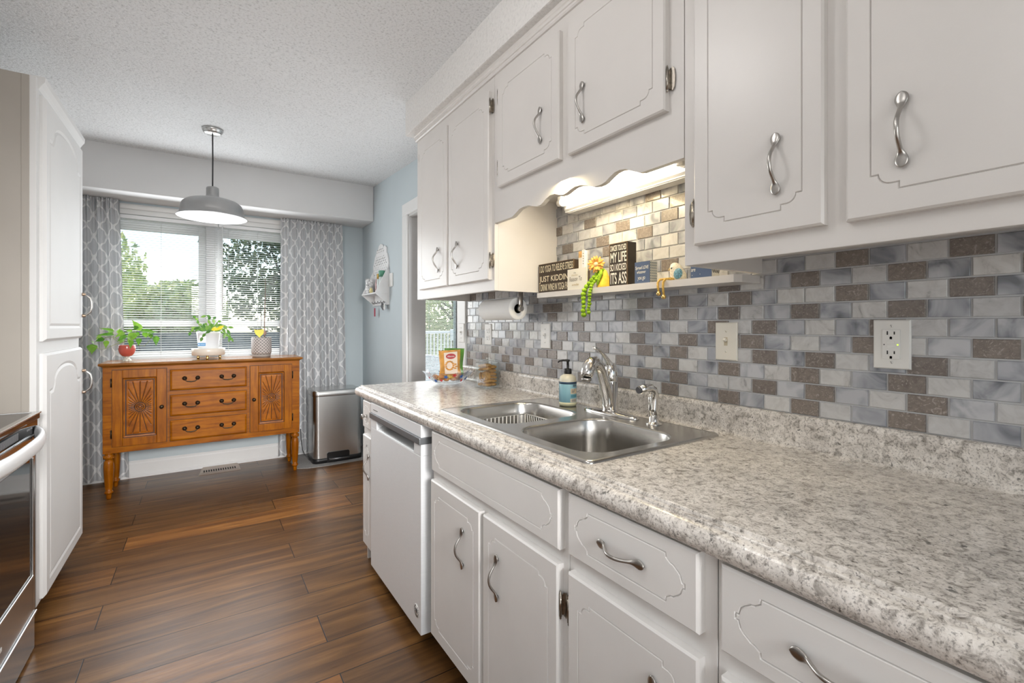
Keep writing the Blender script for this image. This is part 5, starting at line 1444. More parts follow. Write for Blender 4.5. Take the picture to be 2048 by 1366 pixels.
# ------------------------------------------------------------------ sideboard
SF = FY(4.335)
t = thing('sideboard', 'carved honey-coloured wooden sideboard under the window', 'sideboard', (0.045, 4.56, 0))
X0, X1, YF, YK = -0.593, 0.683, 4.335, 4.712
sub('carcass', MB().box(X0, X1, YF, YK, 0.328, 0.938, 0.003), M_wood, t)
mb = MB()
def topring(d, z): return [(X0 - d, YF - d, z), (X1 + d, YF - d, z), (X1 + d, YK + 0.01, z), (X0 - d, YK + 0.01, z)]
mb.loft([topring(0.0, 0.938), topring(0.003, 0.940), topring(0.010, 0.946), topring(0.020, 0.951), topring(0.023, 0.956), topring(0.023, 0.963), topring(0.019, 0.968)], 0, False, cap0=True, cap1=True)
sub('top', mb, M_woodt, t)
def side_door(a0, a1, b0, b1, hingeside, knob_a):
    mb = MB(); tk = 0.018; st = 0.058
    # mitred frame around a sunk carved panel
    for (x0, x1, z0, z1) in ((a0, a0 + st, b0, b1), (a1 - st, a1, b0, b1), (a0 + st, a1 - st, b0, b0 + st), (a0 + st, a1 - st, b1 - st, b1)):
        mb.box(x0, x1, YF - tk, YF, z0, z1, 0.003)
    d = sub('door', mb, M_woodv, t)
    mb = MB()
    pa0, pa1, pb0, pb1 = a0 + st, a1 - st, b0 + st, b1 - st
    fr = SF
    R = lambda dd, n: [fr.P(a, b, n) for a, b in ((pa0 + dd, pb0 + dd), (pa1 - dd, pb0 + dd), (pa1 - dd, pb1 - dd), (pa0 + dd, pb1 - dd))]
    mb.loft([R(0, 0.017), R(0.004, 0.012)], 1, False); mb.loft([R(0.004, 0.012), R(0.012, 0.010), R(0.013, 0.003)], 0, False); mb.loft([R(0.013, 0.003), R(0.019, 0.003)], 1, False)
    i0, i1, j0, j1 = pa0 + 0.019, pa1 - 0.019, pb0 + 0.019, pb1 - 0.019
    mb.loft([R(0.019, 0.003), R(0.022, 0.010)], 0, False)
    i0 += 0.003; i1 -= 0.003; j0 += 0.003; j1 -= 0.003
    ca, cb = (i0 + i1) / 2, (j0 + j1) / 2
    NU, NV = 66, 110; nr = 28
    def hgt(a, b):
        dx, dz = a - ca, b - cb; rr = math.hypot(dx, dz)
        ex = min(a - i0, i1 - a, b - j0, j1 - b)
        if ex < 0.010: return 0.010, False
        if rr < 0.034:
            for q in (0.010, 0.020, 0.031):
                if abs(rr - q) < 0.0022: return 0.0055, True
            return 0.0135 if rr < 0.010 else 0.0115, False
        th = (math.atan2(dz, dx) / (2 * PI) * nr) % 1.0
        v = abs(th - 0.5) * 2
        wid = 2 * PI * rr / nr
        groove = (1 - v) if False else v
        g = max(0.0, 1 - (1 - groove) * wid * 0.5 / 0.0032)
        return 0.0115 - 0.0060 * g, g > 0.55
    vs = []; isg = []
    for j in range(NV + 1):
        for i in range(NU + 1):
            a = i0 + (i1 - i0) * i / NU; b = j0 + (j1 - j0) * j / NV
            h, gflag = hgt(a, b); vs.append(fr.P(a, b, h)); isg.append(gflag)
    o = len(mb.v); mb.v += [tuple(p) for p in vs]
    for j in range(NV):
        for i in range(NU):
            q = (j * (NU + 1) + i, j * (NU + 1) + i + 1, (j + 1) * (NU + 1) + i + 1, (j + 1) * (NU + 1) + i)
            mb.f.append(tuple(o + k for k in q)); mb.mi.append(1 if sum(isg[k] for k in q) >= 2 else 0); mb.sm.append(True)
    sub('carved_panel', mb, [M_carve, M_glaze], d, 'carved sunburst panel')
    kb = MB(); Mx = Matrix.Translation(fr.P(knob_a, 0.6375, tk)) @ Vector((0, 0, 1)).rotation_difference(fr.n).to_matrix().to_4x4()
    kb.lathe([(0.013, 0), (0.013, 0.002), (0.006, 0.004), (0.005, 0.010), (0.012, 0.016), (0.014, 0.021), (0.010, 0.026), (0.004, 0.028), (0, 0.0285)], M=Mx, seg=18)
    sub('knob', kb, M_bronze, d, 'dark bronze knob')
    for zz in (b0 + 0.09, b1 - 0.09):
        hx = a0 - 0.006 if hingeside == 'L' else a1 + 0.006
        hb = MB(); hb.tube([fr.P(hx, zz - 0.03, 0.006), fr.P(hx, zz + 0.03, 0.006)], 0.0045, 8); hb.box(hx - 0.006, hx + 0.006, YF - 0.003, YF, zz - 0.028, zz + 0.028)
        sub('hinge', hb, M_bronze, d)
    gb = MB()
    for (x0, x1, z0, z1) in ((a0 - 0.004, a0, b0 - 0.004, b1 + 0.004), (a1, a1 + 0.004, b0 - 0.004, b1 + 0.004), (a0, a1, b0 - 0.004, b0), (a0, a1, b1, b1 + 0.004)): gb.box(x0, x1, YF - 0.0012, YF, z0, z1)
    sub('shadow_line', gb, M_glaze, d)
side_door(-0.540, -0.230, 0.374, 0.918, 'L', -0.258)
side_door(0.315, 0.622, 0.374, 0.910, 'R', 0.341)
for (b0, b1) in ((0.749, 0.906), (0.557, 0.716), (0.371, 0.526)):
    mb = MB(); a0, a1 = -0.209, 0.291
    R = lambda dd, n: [SF.P(a, b, n) for a, b in ((a0 + dd, b0 + dd), (a1 - dd, b0 + dd), (a1 - dd, b1 - dd), (a0 + dd, b1 - dd))]
    mb.loft([R(-0.003, 0.0015), R(0, 0.0015)], 1, False)
    mb.loft([R(0, 0), R(0, 0.008), R(0.004, 0.013), R(0.011, 0.016), R(0.013, 0.019)], 0, False); mb.fill([R(0.013, 0.019)], SF.n, 0)
    d = sub('drawer', mb, [M_wood, M_glaze], t)
    for ax in (-0.078, 0.160):
        mb = MB(); zc = (b0 + b1) / 2 + 0.010
        for s in (-1, 1):
            Mx = Matrix.Translation(SF.P(ax + s * 0.041, zc, 0.019)) @ Vector((0, 0, 1)).rotation_difference(SF.n).to_matrix().to_4x4()
            mb.lathe([(0.016, 0), (0.015, 0.003), (0.008, 0.005), (0.008, 0.012), (0.011, 0.016), (0.007, 0.021), (0, 0.022)], M=Mx, seg=16)
        mb.tube([SF.P(ax - 0.041, zc, 0.034), SF.P(ax - 0.036, zc - 0.012, 0.037), SF.P(ax - 0.026, zc - 0.022, 0.040), SF.P(ax, zc - 0.025, 0.041), SF.P(ax + 0.026, zc - 0.022, 0.040), SF.P(ax + 0.036, zc - 0.012, 0.037), SF.P(ax + 0.041, zc, 0.034)], [0.003, 0.0032, 0.0035, 0.0045, 0.0035, 0.0032, 0.003], 10)
        sub('bail_pull', mb, M_bronze, d, 'dark bronze drop pull')
for lx, ly in ((X0 + 0.030, YF + 0.032), (X1 - 0.030, YF + 0.032), (X0 + 0.030, YK - 0.032), (X1 - 0.030, YK - 0.032)):
    mb = MB(); prof = [(0.026, 0.330), (0.026, 0.322), (0.022, 0.318), (0.029, 0.310), (0.031, 0.300), (0.029, 0.290), (0.023, 0.284), (0.020, 0.279), (0.023, 0.274), (0.027, 0.268), (0.028, 0.255), (0.030, 0.235), (0.029, 0.20), (0.026, 0.14), (0.022, 0.085), (0.018, 0.062), (0.022, 0.058), (0.026, 0.050), (0.024, 0.042), (0.017, 0.038), (0.016, 0.030), (0.015, 0.010), (0.012, 0.0)]
    mb.lathe(prof[::-1], c=(lx, ly, 0), seg=24)
    lg = sub('leg', mb, M_woodv, t)
    mb = MB()
    for k in range(12):
        a = 2 * PI * k / 12
        mb.tube([(lx + 0.0285 * math.cos(a + 0.35 * s_), ly + 0.0285 * math.sin(a + 0.35 * s_), 0.290 + 0.010 * s_) for s_ in (0, 1, 2)], 0.0042, 6)
    sub('rope_turning', mb, M_woodv, lg, 'twisted rope carving')

# ------------------------------------------------------------------ plants on the sideboard
ZT = 0.968
def leaf(mb, base, tip, width, up=(0, 0, 1), heart=0.18, droop=0.15, fold=0.25, mi=0, shape='heart'):
    base = Vector(base); tip = Vector(tip); ax = tip - base; L = ax.length; ax.normalize()
    up = Vector(up); side = ax.cross(up)
    if side.length < 1e-3: side = ax.cross(Vector((0, 1, 0)))
    side.normalize(); nn = side.cross(ax).normalized()
    rows = 8
    def half(u):
        if shape == 'heart': return (math.sin(PI * min(1, u * 1.05) ** 0.55)) * (1 - 0.25 * u) if u < 0.95 else 0.04
        return math.sin(PI * u ** 0.8)
    vs = []
    for i in range(rows + 1):
        u = i / rows; w = max(0.001, half(u)) * width / 2
        p = base + ax * (L * u) - nn * (droop * L * u * u)
        back = heart * width * (1 - u) ** 6
        for s in (-1, -0.5, 0, 0.5, 1):
            vs.append(p + side * (w * s) + nn * (fold * w * abs(s)) - ax * (back * abs(s)))
    fs = [(i * 5 + k, i * 5 + k + 1, (i + 1) * 5 + k + 1, (i + 1) * 5 + k) for i in range(rows) for k in range(4)]
    mb.add(vs, fs, mi, True)
PX = lambda zx, zy, dy=0.0: Vector((-0.482 + (zx - 1025) * 0.0805 * 0.00303 , 4.555 + dy, ZT + (1265 - zy) * 0.0805 * 0.00367))
t = thing('potted_pothos', 'trailing green pothos in a red goblet planter on the sideboard', 'plant', (-0.482, 4.555, ZT))
mb = MB(); mb.lathe([(0.030, 0.0), (0.030, 0.003), (0.026, 0.010), (0.018, 0.020), (0.014, 0.028), (0.016, 0.034)], c=(-0.482, 4.555, ZT), seg=28)
sub('foot', mb, mat('cream_spotted_foot', (0.70, 0.64, 0.56), 0.3, var=0.6, vscale=130), t, 'cream speckled foot')
mb = MB(); mb.lathe([(0.016, 0.034), (0.030, 0.040), (0.042, 0.054), (0.049, 0.072), (0.052, 0.092), (0.0505, 0.112), (0.049, 0.120), (0.0465, 0.120), (0.048, 0.100), (0.0, 0.098)], c=(-0.482, 4.555, ZT), seg=32)
sub('planter', mb, mat('red_glazed_pot', (0.52, 0.10, 0.075), 0.22, var=0.12), t)
mb = MB()
for bx, by, tx, ty, w, dy in ((232, 850, 238, 1050, 215, -0.05), (255, 800, 222, 725, 60, -0.04), (470, 700, 268, 745, 150, 0.0), (560, 745, 565, 910, 120, -0.07), (690, 500, 355, 400, 105, 0.03), (705, 585, 285, 575, 115, -0.02), (420, 620, 330, 685, 90, -0.05), (790, 545, 855, 425, 80, 0.04), (965, 545, 760, 640, 130, -0.05), (1010, 610, 825, 745, 140, -0.07), (1215, 575, 1060, 775, 215, -0.06), (1110, 520, 965, 480, 120, 0.06), (1330, 470, 1150, 200, 190, 0.03), (1270, 390, 1180, 470, 120, 0.0), (1375, 500, 1800, 515, 140, 0.0), (1560, 560, 1720, 520, 110, 0.05), (1325, 700, 1325, 865, 130, -0.05), (1745, 650, 1755, 880, 150, -0.03), (1150, 740, 1145, 925, 115, -0.09), (1530, 580, 1640, 700, 130, 0.05), (1420, 540, 1500, 690, 150, 0.06), (1240, 560, 1330, 640, 120, 0.05), (900, 500, 830, 570, 90, 0.05), (1590, 600, 1610, 720, 110, 0.06), (640, 540, 540, 480, 100, 0.06), (1100, 640, 1190, 760, 120, -0.08), (960, 720, 880, 800, 90, -0.08)):
    leaf(mb, PX(bx, by, dy * 0.6), PX(tx, ty, dy - 0.012), w * 0.0805 * 0.0037, up=(0.1, -0.75, 0.65))
sub('leaves', mb, M_pothos, t)
mb = MB()
for pts in (((960, 800, -0.02), (800, 815, -0.03), (680, 870, -0.045), (520, 940, -0.05), (380, 925, -0.05), (240, 855, -0.05)), ((980, 790, 0), (830, 780, 0), (700, 690, 0), (690, 560, 0), (700, 480, 0.03)), ((1000, 780, 0.02), (1080, 600, 0.02), (1250, 500, 0.03), (1340, 420, 0.03)), ((1080, 790, 0), (1200, 720, 0), (1330, 560, 0.0), (1400, 500, 0)), ((1100, 800, -0.02), (1300, 860, -0.03), (1460, 890, -0.03), (1560, 780, -0.03), (1620, 690, 0.02), (1740, 650, -0.03)), ((900, 790, -0.02), (760, 660, -0.02), (560, 650, -0.05), (470, 700, -0.02)), ((990, 780, -0.03), (1000, 640, -0.04), (970, 560, -0.04))):
    mb.tube([PX(*p) for p in pts], 0.0016, 6)
sub('stems', mb, mat('pothos_stem', (0.28, 0.33, 0.10), 0.6, var=0.2), t)

t = thing('plant_stand', 'round cream tray on gold ball feet holding the white pot', 'stand', (0.034, 4.50, ZT))
pc = (0.034, 4.50, ZT)
mb = MB(); mb.lathe([(0.105, 0.030), (0.113, 0.034), (0.115, 0.082), (0.112, 0.086), (0.109, 0.082), (0.108, 0.046), (0.0, 0.045)], c=pc, seg=40)
sub('tray', mb, mat('cream_ceramic', (0.74, 0.67, 0.58), 0.25, var=0.03), t)
for k in range(3):
    a = -PI / 2 - 0.1 + 2 * PI * k / 3
    mb = MB(); mb.lathe([(0.006, 0.0), (0.010, 0.004), (0.011, 0.010), (0.008, 0.018), (0.010, 0.025), (0.012, 0.0315)], c=(pc[0] + 0.086 * math.cos(a), pc[1] + 0.086 * math.sin(a), ZT), seg=14)
    sub('foot', mb, M_gold, t, 'gold foot')
ZP = ZT + 0.0455
t = thing('potted_cactus', 'leafy green holiday cactus in a white pot on the cream tray', 'plant', (0.034, 4.50, ZP))
mb = MB(); mb.lathe([(0.060, 0.0), (0.064, 0.003), (0.074, 0.085), (0.080, 0.155), (0.082, 0.158), (0.082, 0.172), (0.079, 0.174), (0.076, 0.170), (0.074, 0.152), (0.0, 0.150)], c=(0.034, 4.50, ZP), seg=36)
pot = sub('pot', mb, mat('white_plastic_pot', (0.78, 0.80, 0.83), 0.35, var=0.02), t)
sub('soil', MB().lathe([(0.0735, 0.1505), (0.04, 0.153), (0.0, 0.154)], c=(0.034, 4.50, ZP)), mat('dark_soil', (0.03, 0.022, 0.015), 0.95, var=0.4, vscale=80), pot)
CX = lambda zx, zy, dy=0.0: Vector((0.034 + (zx - 515) * 0.0928 * 0.00333, 4.50 + dy, ZP + 0.041 + (930 - zy) * 0.0928 * 0.00392))
mb = MB()
chains = (((520, 560, 0.0), (540, 400, -0.01), (510, 300, -0.01), (560, 240, -0.01), (470, 215, -0.02), (345, 250, -0.02)), ((440, 560, 0), (370, 430, 0), (290, 390, 0.02), (275, 320, 0.02), (240, 260, 0.02), (175, 225, 0.02)), ((430, 560, -0.02), (330, 470, -0.03), (200, 500, -0.03), (130, 570, -0.03), (100, 650, -0.04)), ((480, 570, -0.05), (560, 540, -0.08), (450, 600, -0.095), (380, 680, -0.10), (345, 770, -0.10)), ((600, 560, -0.03), (700, 420, -0.03), (830, 420, -0.04), (920, 520, -0.05), (990, 640, -0.05), (960, 800, -0.05)), ((620, 560, 0.02), (720, 350, 0.02), (800, 330, 0.03)), ((640, 560, -0.04), (820, 500, -0.06), (880, 600, -0.07), (850, 720, -0.075)), ((560, 560, 0.03), (640, 380, 0.03), (620, 280, 0.03), (680, 240, 0.04)), ((660, 540, 0.0), (820, 440, 0.01), (950, 470, 0.02), (1080, 480, 0.02)), ((500, 570, 0.04), (430, 450, 0.05), (400, 390, 0.05)), ((560, 570, -0.04), (640, 440, -0.05), (760, 450, -0.06), (800, 520, -0.07)), ((470, 540, -0.03), (480, 420, -0.04), (430, 380, -0.04)), ((680, 560, 0.03), (860, 600, 0.04), (1000, 700, 0.03), (1075, 800, 0.02)), ((400, 570, 0.03), (250, 480, 0.05), (130, 480, 0.06)), ((590, 570, -0.02), (600, 470, -0.03), (560, 380, -0.04)), ((520, 570, 0.02), (470, 470, 0.02), (330, 440, 0.03), (230, 560, 0.03)))
for ch in chains:
    for (p, q) in zip(ch[:-1], ch[1:]):
        A = CX(*p); Bq = CX(*q)
        leaf(mb, A, A + (Bq - A) * 1.08, 0.022, up=(random.uniform(-.3, .3), -0.8, 0.5), heart=0.0, droop=0.03, fold=0.12, shape='o')
sub('foliage', mb, M_cactus, t)
mb = MB(); fr = FY(4.419)
mb.fill([[fr.P(-0.012 + x, ZP + z, 0.0) for x, z in ((-0.026, 0.055), (0.028, 0.055), (0.028, 0.138), (-0.012, 0.145))]], fr.n); mb.fill([[fr.P(-0.012 + x, ZP + z, -0.001) for x, z in ((-0.026, 0.055), (0.028, 0.055), (0.028, 0.138), (-0.012, 0.145))]], -fr.n)
tg = sub('plant_tag', mb, M_plate, t, 'white plant tag with a blue band')
mb = MB(); mb.box(-0.038, 0.0145, 4.4175, 4.4185, ZP + 0.060, ZP + 0.086); sub('tag_band', mb, mat('blue_tag_print', (0.06, 0.27, 0.55), 0.4), tg)
sub('tag_text', MB().box(-0.020, 0.008, 4.4168, 4.4174, ZP + 0.071, ZP + 0.075), mat('pale_blue_print', (0.35, 0.55, 0.75), 0.5), tg); sub('tag_text', MB().box(-0.035, -0.026, 4.4168, 4.4174, ZP + 0.070, ZP + 0.076), M_plate, tg)
M_sticky = mat('yellow_sticky_card', (0.82, 0.72, 0.03), 0.4, var=0.08)
o = sub('sticky_trap', MB().loft([[CX(570, 530, -0.105), CX(600, 480, -0.10), CX(655, 455, -0.10), CX(690, 485, -0.10), CX(760, 440, -0.10), CX(850, 430, -0.105), CX(800, 510, -0.11), CX(700, 540, -0.11), CX(620, 550, -0.11)], [CX(570, 530, -0.1035), CX(600, 480, -0.0985), CX(655, 455, -0.0985), CX(690, 485, -0.0985), CX(760, 440, -0.0985), CX(850, 430, -0.1035), CX(800, 510, -0.1085), CX(700, 540, -0.1085), CX(620, 550, -0.1085)]], smooth=False, cap0=True, cap1=True), M_sticky, t, 'yellow sticky insect trap')

gc = (0.4135, 4.52, ZT)
t = thing('orchid_pot', 'grey geometric pot with bare stems and a yellow sticky trap', 'plant', gc)
mb = MB(); mb.lathe([(0.064, 0.0), (0.069, 0.003), (0.071, 0.020), (0.069, 0.024), (0.064, 0.024)], c=gc, seg=36); sub('saucer', mb, mat('taupe_ceramic', (0.36, 0.32, 0.29), 0.5, var=0.05), t)
def lattice():
    m, nt, b = _nodes('grey_diamond_ceramic')
    tc = N(nt, 'ShaderNodeTexCoord'); sp = N(nt, 'ShaderNodeSeparateXYZ'); nt.links.new(tc.outputs['Object'], sp.inputs[0])
    an = math_(nt, 'ARCTAN2', sp.outputs[1], sp.outputs[0])
    u = math_(nt, 'MULTIPLY', an, 18 / (2 * PI)); v = math_(nt, 'MULTIPLY', sp.outputs[2], 1 / 0.0255)
    def tri(x): return math_(nt, 'ABSOLUTE', math_(nt, 'SUBTRACT', math_(nt, 'FRACT', x), 0.5))
    p = tri(math_(nt, 'ADD', u, v)); q = tri(math_(nt, 'SUBTRACT', u, v))
    mn = math_(nt, 'MINIMUM', p, q); mx = math_(nt, 'MAXIMUM', p, q)
    line = math_(nt, 'LESS_THAN', mn, 0.085); dot = math_(nt, 'GREATER_THAN', mn, 0.36)
    c = mixc(nt, line, (0.30, 0.275, 0.265), (0.66, 0.60, 0.56)); c = mixc(nt, dot, c, (0.14, 0.13, 0.135))
    nt.links.new(c, b.inputs['Base Color']); b.inputs['Roughness'].default_value = 0.55
    return m
mb = MB(); mb.lathe([(0.066, 0.0245), (0.074, 0.030), (0.077, 0.045), (0.077, 0.160), (0.074, 0.168), (0.071, 0.168), (0.071, 0.140), (0.0, 0.138)], c=gc, seg=40); sub('pot', mb, lattice(), t)
sub('soil', MB().lathe([(0.0705, 0.140), (0.03, 0.150), (0.0, 0.150)], c=gc), MATS['dark_soil'], t)
mb = MB(); fr = FY(4.475)
P_ = [(-0.040, 0.240), (-0.032, 0.232), (-0.012, 0.232), (0.026, 0.236), (0.031, 0.232), (0.030, 0.205), (0.020, 0.188), (0.006, 0.176), (0.002, 0.145), (-0.004, 0.145), (-0.008, 0.176), (-0.028, 0.192), (-0.038, 0.212)]
mb.prism([(gc[0] - 0.018 + x, ZT + z) for x, z in P_], 'y', 4.474, 4.4755); sub('sticky_trap', mb, M_sticky, t, 'yellow butterfly-shaped sticky trap')
M_stick = mat('brown_stem', (0.20, 0.10, 0.07), 0.7, var=0.3)
mb = MB(); mb.tube([(0.436, 4.50, ZT + 0.13), (0.434, 4.50, ZT + 0.30), (0.440, 4.50, ZT + 0.52), (0.442, 4.50, ZT + 0.665)], [0.0032, 0.003, 0.0022, 0.0015], 8); sub('stem', mb, M_stick, t)
mb = MB(); mb.tube([(0.412, 4.53, ZT + 0.13), (0.413, 4.53, ZT + 0.30), (0.408, 4.53, ZT + 0.43)], 0.0016, 6); sub('stake', mb, M_bronze, t)
sub('clip', MB().ball((0.437, 4.495, ZT + 0.205), (0.014, 0.012, 0.020), 12, 8), mat('mauve_bulb', (0.33, 0.22, 0.20), 0.7, var=0.3, vscale=60), t)
mb = MB(); leaf(mb, (0.43, 4.50, ZT + 0.165), (0.49, 4.47, ZT + 0.178), 0.022, shape='o', heart=0); sub('leaf', mb, mat('grey_green_leaf', (0.22, 0.27, 0.22), 0.5), t)

# ------------------------------------------------------------------ blinds
def blind(label, x0, x1, y, z0, z1, pitch, sw, tilt=0.26, wand=None):
    t = thing('window_blind', label, 'blind', ((x0 + x1) / 2, y, z0), 'horizontal blinds')
    sub('headrail', MB().box(x0, x1, y - 0.016, y + 0.016, z1 - 0.030, z1, 0.002), M_vinyl, t)
    mb = MB(); z = z0 + 0.022
    while z < z1 - 0.036:
        dy = sw / 2 * math.cos(tilt); dz = sw / 2 * math.sin(tilt)
        vs = []
        for k in range(4):
            u = k / 3 - 0.5
            vs += [(x0 + 0.004, y + 2 * dy * u, z + 2 * dz * u + 0.0018 * (1 - 4 * u * u)), (x1 - 0.004, y + 2 * dy * u, z + 2 * dz * u + 0.0018 * (1 - 4 * u * u))]
        mb.add(vs, [(2 * k, 2 * k + 1, 2 * k + 3, 2 * k + 2) for k in range(3)], 0, True)
        z += pitch
    sub('slats', mb, M_slat, t)
    sub('bottom_rail', MB().box(x0 + 0.002, x1 - 0.002, y - 0.012, y + 0.012, z0, z0 + 0.014, 0.002), M_vinyl, t)
    mb = MB()
    for xx in (x0 + 0.12 * (x1 - x0), (x0 + x1) / 2, x1 - 0.12 * (x1 - x0)):
        for yy in (y - 0.013, y + 0.013): mb.tube([(xx, yy, z0 + 0.01), (xx, yy, z1 - 0.03)], 0.0009, 5)
    sub('ladder_cord', mb, M_vinyl, t)
    if wand:
        sub('tilt_wand', MB().tube([(wand, y - 0.022, z1 - 0.02), (wand, y - 0.024, z1 - 0.05), (wand, y - 0.024, 1.37)], 0.004, 8), M_vinyl, t, 'clear tilt wand')
blind('white mini blind over the left half of the window', WX0 + 0.005, 0.106, YB - 0.004 - 0.016, 0.962, 2.128, 0.0190, 0.024)
blind('white mini blind over the right half of the window, with a tilt wand', 0.112, WX1 - 0.005, YB - 0.004 - 0.016, 0.962, 2.128, 0.0190, 0.024, wand=0.139)
blind('fine white blind on the glazed door beyond the doorway', GX0 + 0.06, GX1 - 0.055, YB + 0.018, 0.10, GZ1 - 0.03, 0.0165, 0.015)

# ------------------------------------------------------------------ curtains
def curtain(label, x0, x1, z0, z1, folds, seed, flare=0.0):
    rnd = random.Random(seed)
    ph = [rnd.uniform(0, 6.28) for _ in range(4)]
    full = 1.75
    Wd = x1 - x0
    def off(u, v):
        g = 0.35 + 0.65 * min(1, (1 - v) * 3.0)
        a = 0.031 * g * math.sin(2 * PI * folds * u + ph[0] + 0.6 * math.sin(3 * u + ph[1]))
        b = 0.010 * math.sin(2 * PI * folds * 2.3 * u + ph[2] + 1.5 * v)
        c = 0.013 * math.sin(2 * PI * folds * 3.6 * u + ph[3]) * max(0, (v - 0.86) / 0.14) if v > 0.86 else 0
        gather = 0.012 * math.exp(-((v - 0.965) / 0.012) ** 2)
        return a + b + c + gather * (0.5 + 0.5 * math.sin(70 * u))
    def fn(u, v):
        x = x0 + Wd * u + flare * (1 - v) * (u - 0.2) + 0.008 * math.sin(2 * PI * folds * u * 1.0 + ph[0] + 1.57) * (0.4 + 0.6 * (1 - v))
        z = z0 + (z1 - z0) * v
        if v > 0.985: z += 0.004 * math.sin(2 * PI * folds * 3.1 * u)
        return (x, 4.788 - off(u, v), z)
    mb = MB()
    mb.grid(fn, 150, 90, uvfn=lambda u, v: (u * Wd * full, (z1 - z0) * v))
    o = mb.build('curtain', M_curtain)
    return tag(o, label, 'curtain', 'trellis curtains at the window')
curtain('left grey curtain with white trellis print, beside the pantry', -0.865, -0.550, 0.03, 2.228, 5, 4, 0.07)
curtain('right grey curtain with white trellis print, behind the trash can', 0.598, 1.150, 0.03, 2.228, 8, 9, 0.06)
t = thing('curtain_rod', 'white flat curtain rod above the window', 'rod', (0.16, 4.80, 2.19))
sub('rod', MB().box(-0.86, 1.155, 4.842, 4.847, 2.175, 2.205, 0.001), M_trim, t)
for x in (-0.84, 1.135): sub('bracket', MB().box(x - 0.008, x + 0.008, 4.8475, YB - 0.0185, 2.180, 2.200, 0.001), M_trim, t)

# ------------------------------------------------------------------ pendant lamp
pc = Vector((0.05, 3.66, 0)); zc = ceil_z(3.66)
t = thing('pendant_lamp', 'brushed metal barn-style pendant lamp with a lit bulb over the dining end', 'lamp', (pc.x, pc.y, zc))
sub('canopy', MB().lathe([(0.0, -0.034), (0.040, -0.033), (0.048, -0.028), (0.054, -0.022), (0.060, -0.010), (0.062, 0.0)], c=(pc.x, pc.y, zc - 0.001), seg=36), M_steel, t)
sub('cord', MB().tube([(pc.x, pc.y, zc - 0.032), (pc.x + 0.001, pc.y, zc - 0.2), (pc.x, pc.y, 2.148)], 0.0042, 8), M_black, t)
zr = 1.936
prof = [(0.0, 2.146), (0.028, 2.146), (0.034, 2.142), (0.036, 2.134), (0.036, 2.094), (0.039, 2.080), (0.046, 2.072), (0.07, 2.069), (0.11, 2.062), (0.145, 2.050), (0.166, 2.033), (0.177, 2.010), (0.181, 1.980), (0.183, 1.962), (0.189, 1.955), (0.198, 1.949), (0.199, 1.945), (0.197, 1.944)]
sub('shade', MB().lathe(prof[::-1], c=(pc.x, pc.y, 0), seg=56), M_nickel if False else mat('pendant_metal', (0.42, 0.42, 0.42), 0.38, 0.85, var=0.05), t)
inn = [(0.197, 1.9445), (0.187, 1.953), (0.180, 1.960), (0.178, 1.980), (0.174, 2.008), (0.163, 2.029), (0.142, 2.046), (0.108, 2.058), (0.05, 2.066), (0.0, 2.067)]
sub('shade_lining', MB().lathe(inn, c=(pc.x, pc.y, 0), seg=56), mat('white_enamel', (0.86, 0.84, 0.82), 0.4, var=0.01), t, 'white enamel lining')
sub('socket', MB().lathe([(0.020, 2.055), (0.020, 2.010), (0.015, 2.008)], c=(pc.x, pc.y, 0), seg=20), M_plate, t)
sub('bulb', MB().ball((pc.x, pc.y, 1.982), (0.034, 0.034, 0.038), 20, 14), M_bulb, t, 'glowing bulb')
lo = light('pendant_bulb_light', 'SPOT', (pc.x, pc.y, 1.95), 17, (1.0, 0.90, 0.80), size=0.035, target=(pc.x, pc.y, 0))
lo.data.spot_size = math.radians(118); lo.data.spot_blend = 0.7

# ------------------------------------------------------------------ trash can, mat, register, cord
t = thing('trash_can', 'stainless steel step trash can in the corner beside the curtain', 'trash can', (1.05, 4.58, 0.006))
TX0, TX1, TY0, TY1 = 0.815, 1.235, 4.425, 4.735
sub('body', MB().loft([rrect(TX0, TX1, TY0, TY1, 0.045, z) for z in (0.046, 0.05, 0.60, 0.604)], cap0=True, cap1=True), M_steel, t)
sub('base', MB().loft([rrect(TX0 - 0.006, TX1 + 0.006, TY0 - 0.006, TY1 + 0.006, 0.048, 0.0065), rrect(TX0 - 0.006, TX1 + 0.006, TY0 - 0.006, TY1 + 0.006, 0.048, 0.040), rrect(TX0, TX1, TY0, TY1, 0.045, 0.046)], cap0=True), M_black, t, 'black plastic base')
sub('lid', MB().loft([rrect(TX0 - 0.003, TX1 + 0.003, TY0 - 0.003, TY1 + 0.003, 0.047, 0.604), rrect(TX0 - 0.004, TX1 + 0.004, TY0 - 0.004, TY1 + 0.004, 0.048, 0.610), rrect(TX0 - 0.004, TX1 + 0.004, TY0 - 0.004, TY1 + 0.004, 0.048, 0.642), rrect(TX0 + 0.004, TX1 - 0.004, TY0 + 0.004, TY1 - 0.004, 0.042, 0.652), rrect(TX0 + 0.02, TX1 - 0.02, TY0 + 0.02, TY1 - 0.02, 0.03, 0.656)], cap1=True), M_steel, t)
sub('lid_seam', MB().loft([rrect(TX0 - 0.001, TX1 + 0.001, TY0 - 0.001, TY1 + 0.001, 0.046, 0.600), rrect(TX0 - 0.001, TX1 + 0.001, TY0 - 0.001, TY1 + 0.001, 0.046, 0.606)]), M_black, t)
mb = MB(); mb.loft([[Vector((x, TY0 - d, z)) for x, z in ((0.925, 0.008), (1.120, 0.008), (1.120, 0.088), (1.110, 0.098), (0.935, 0.098), (0.925, 0.088))][::-1] for d in (-0.002, 0.007)], smooth=False, cap1=True)
pd = sub('pedal_housing', mb, M_black, t, 'black pedal recess')
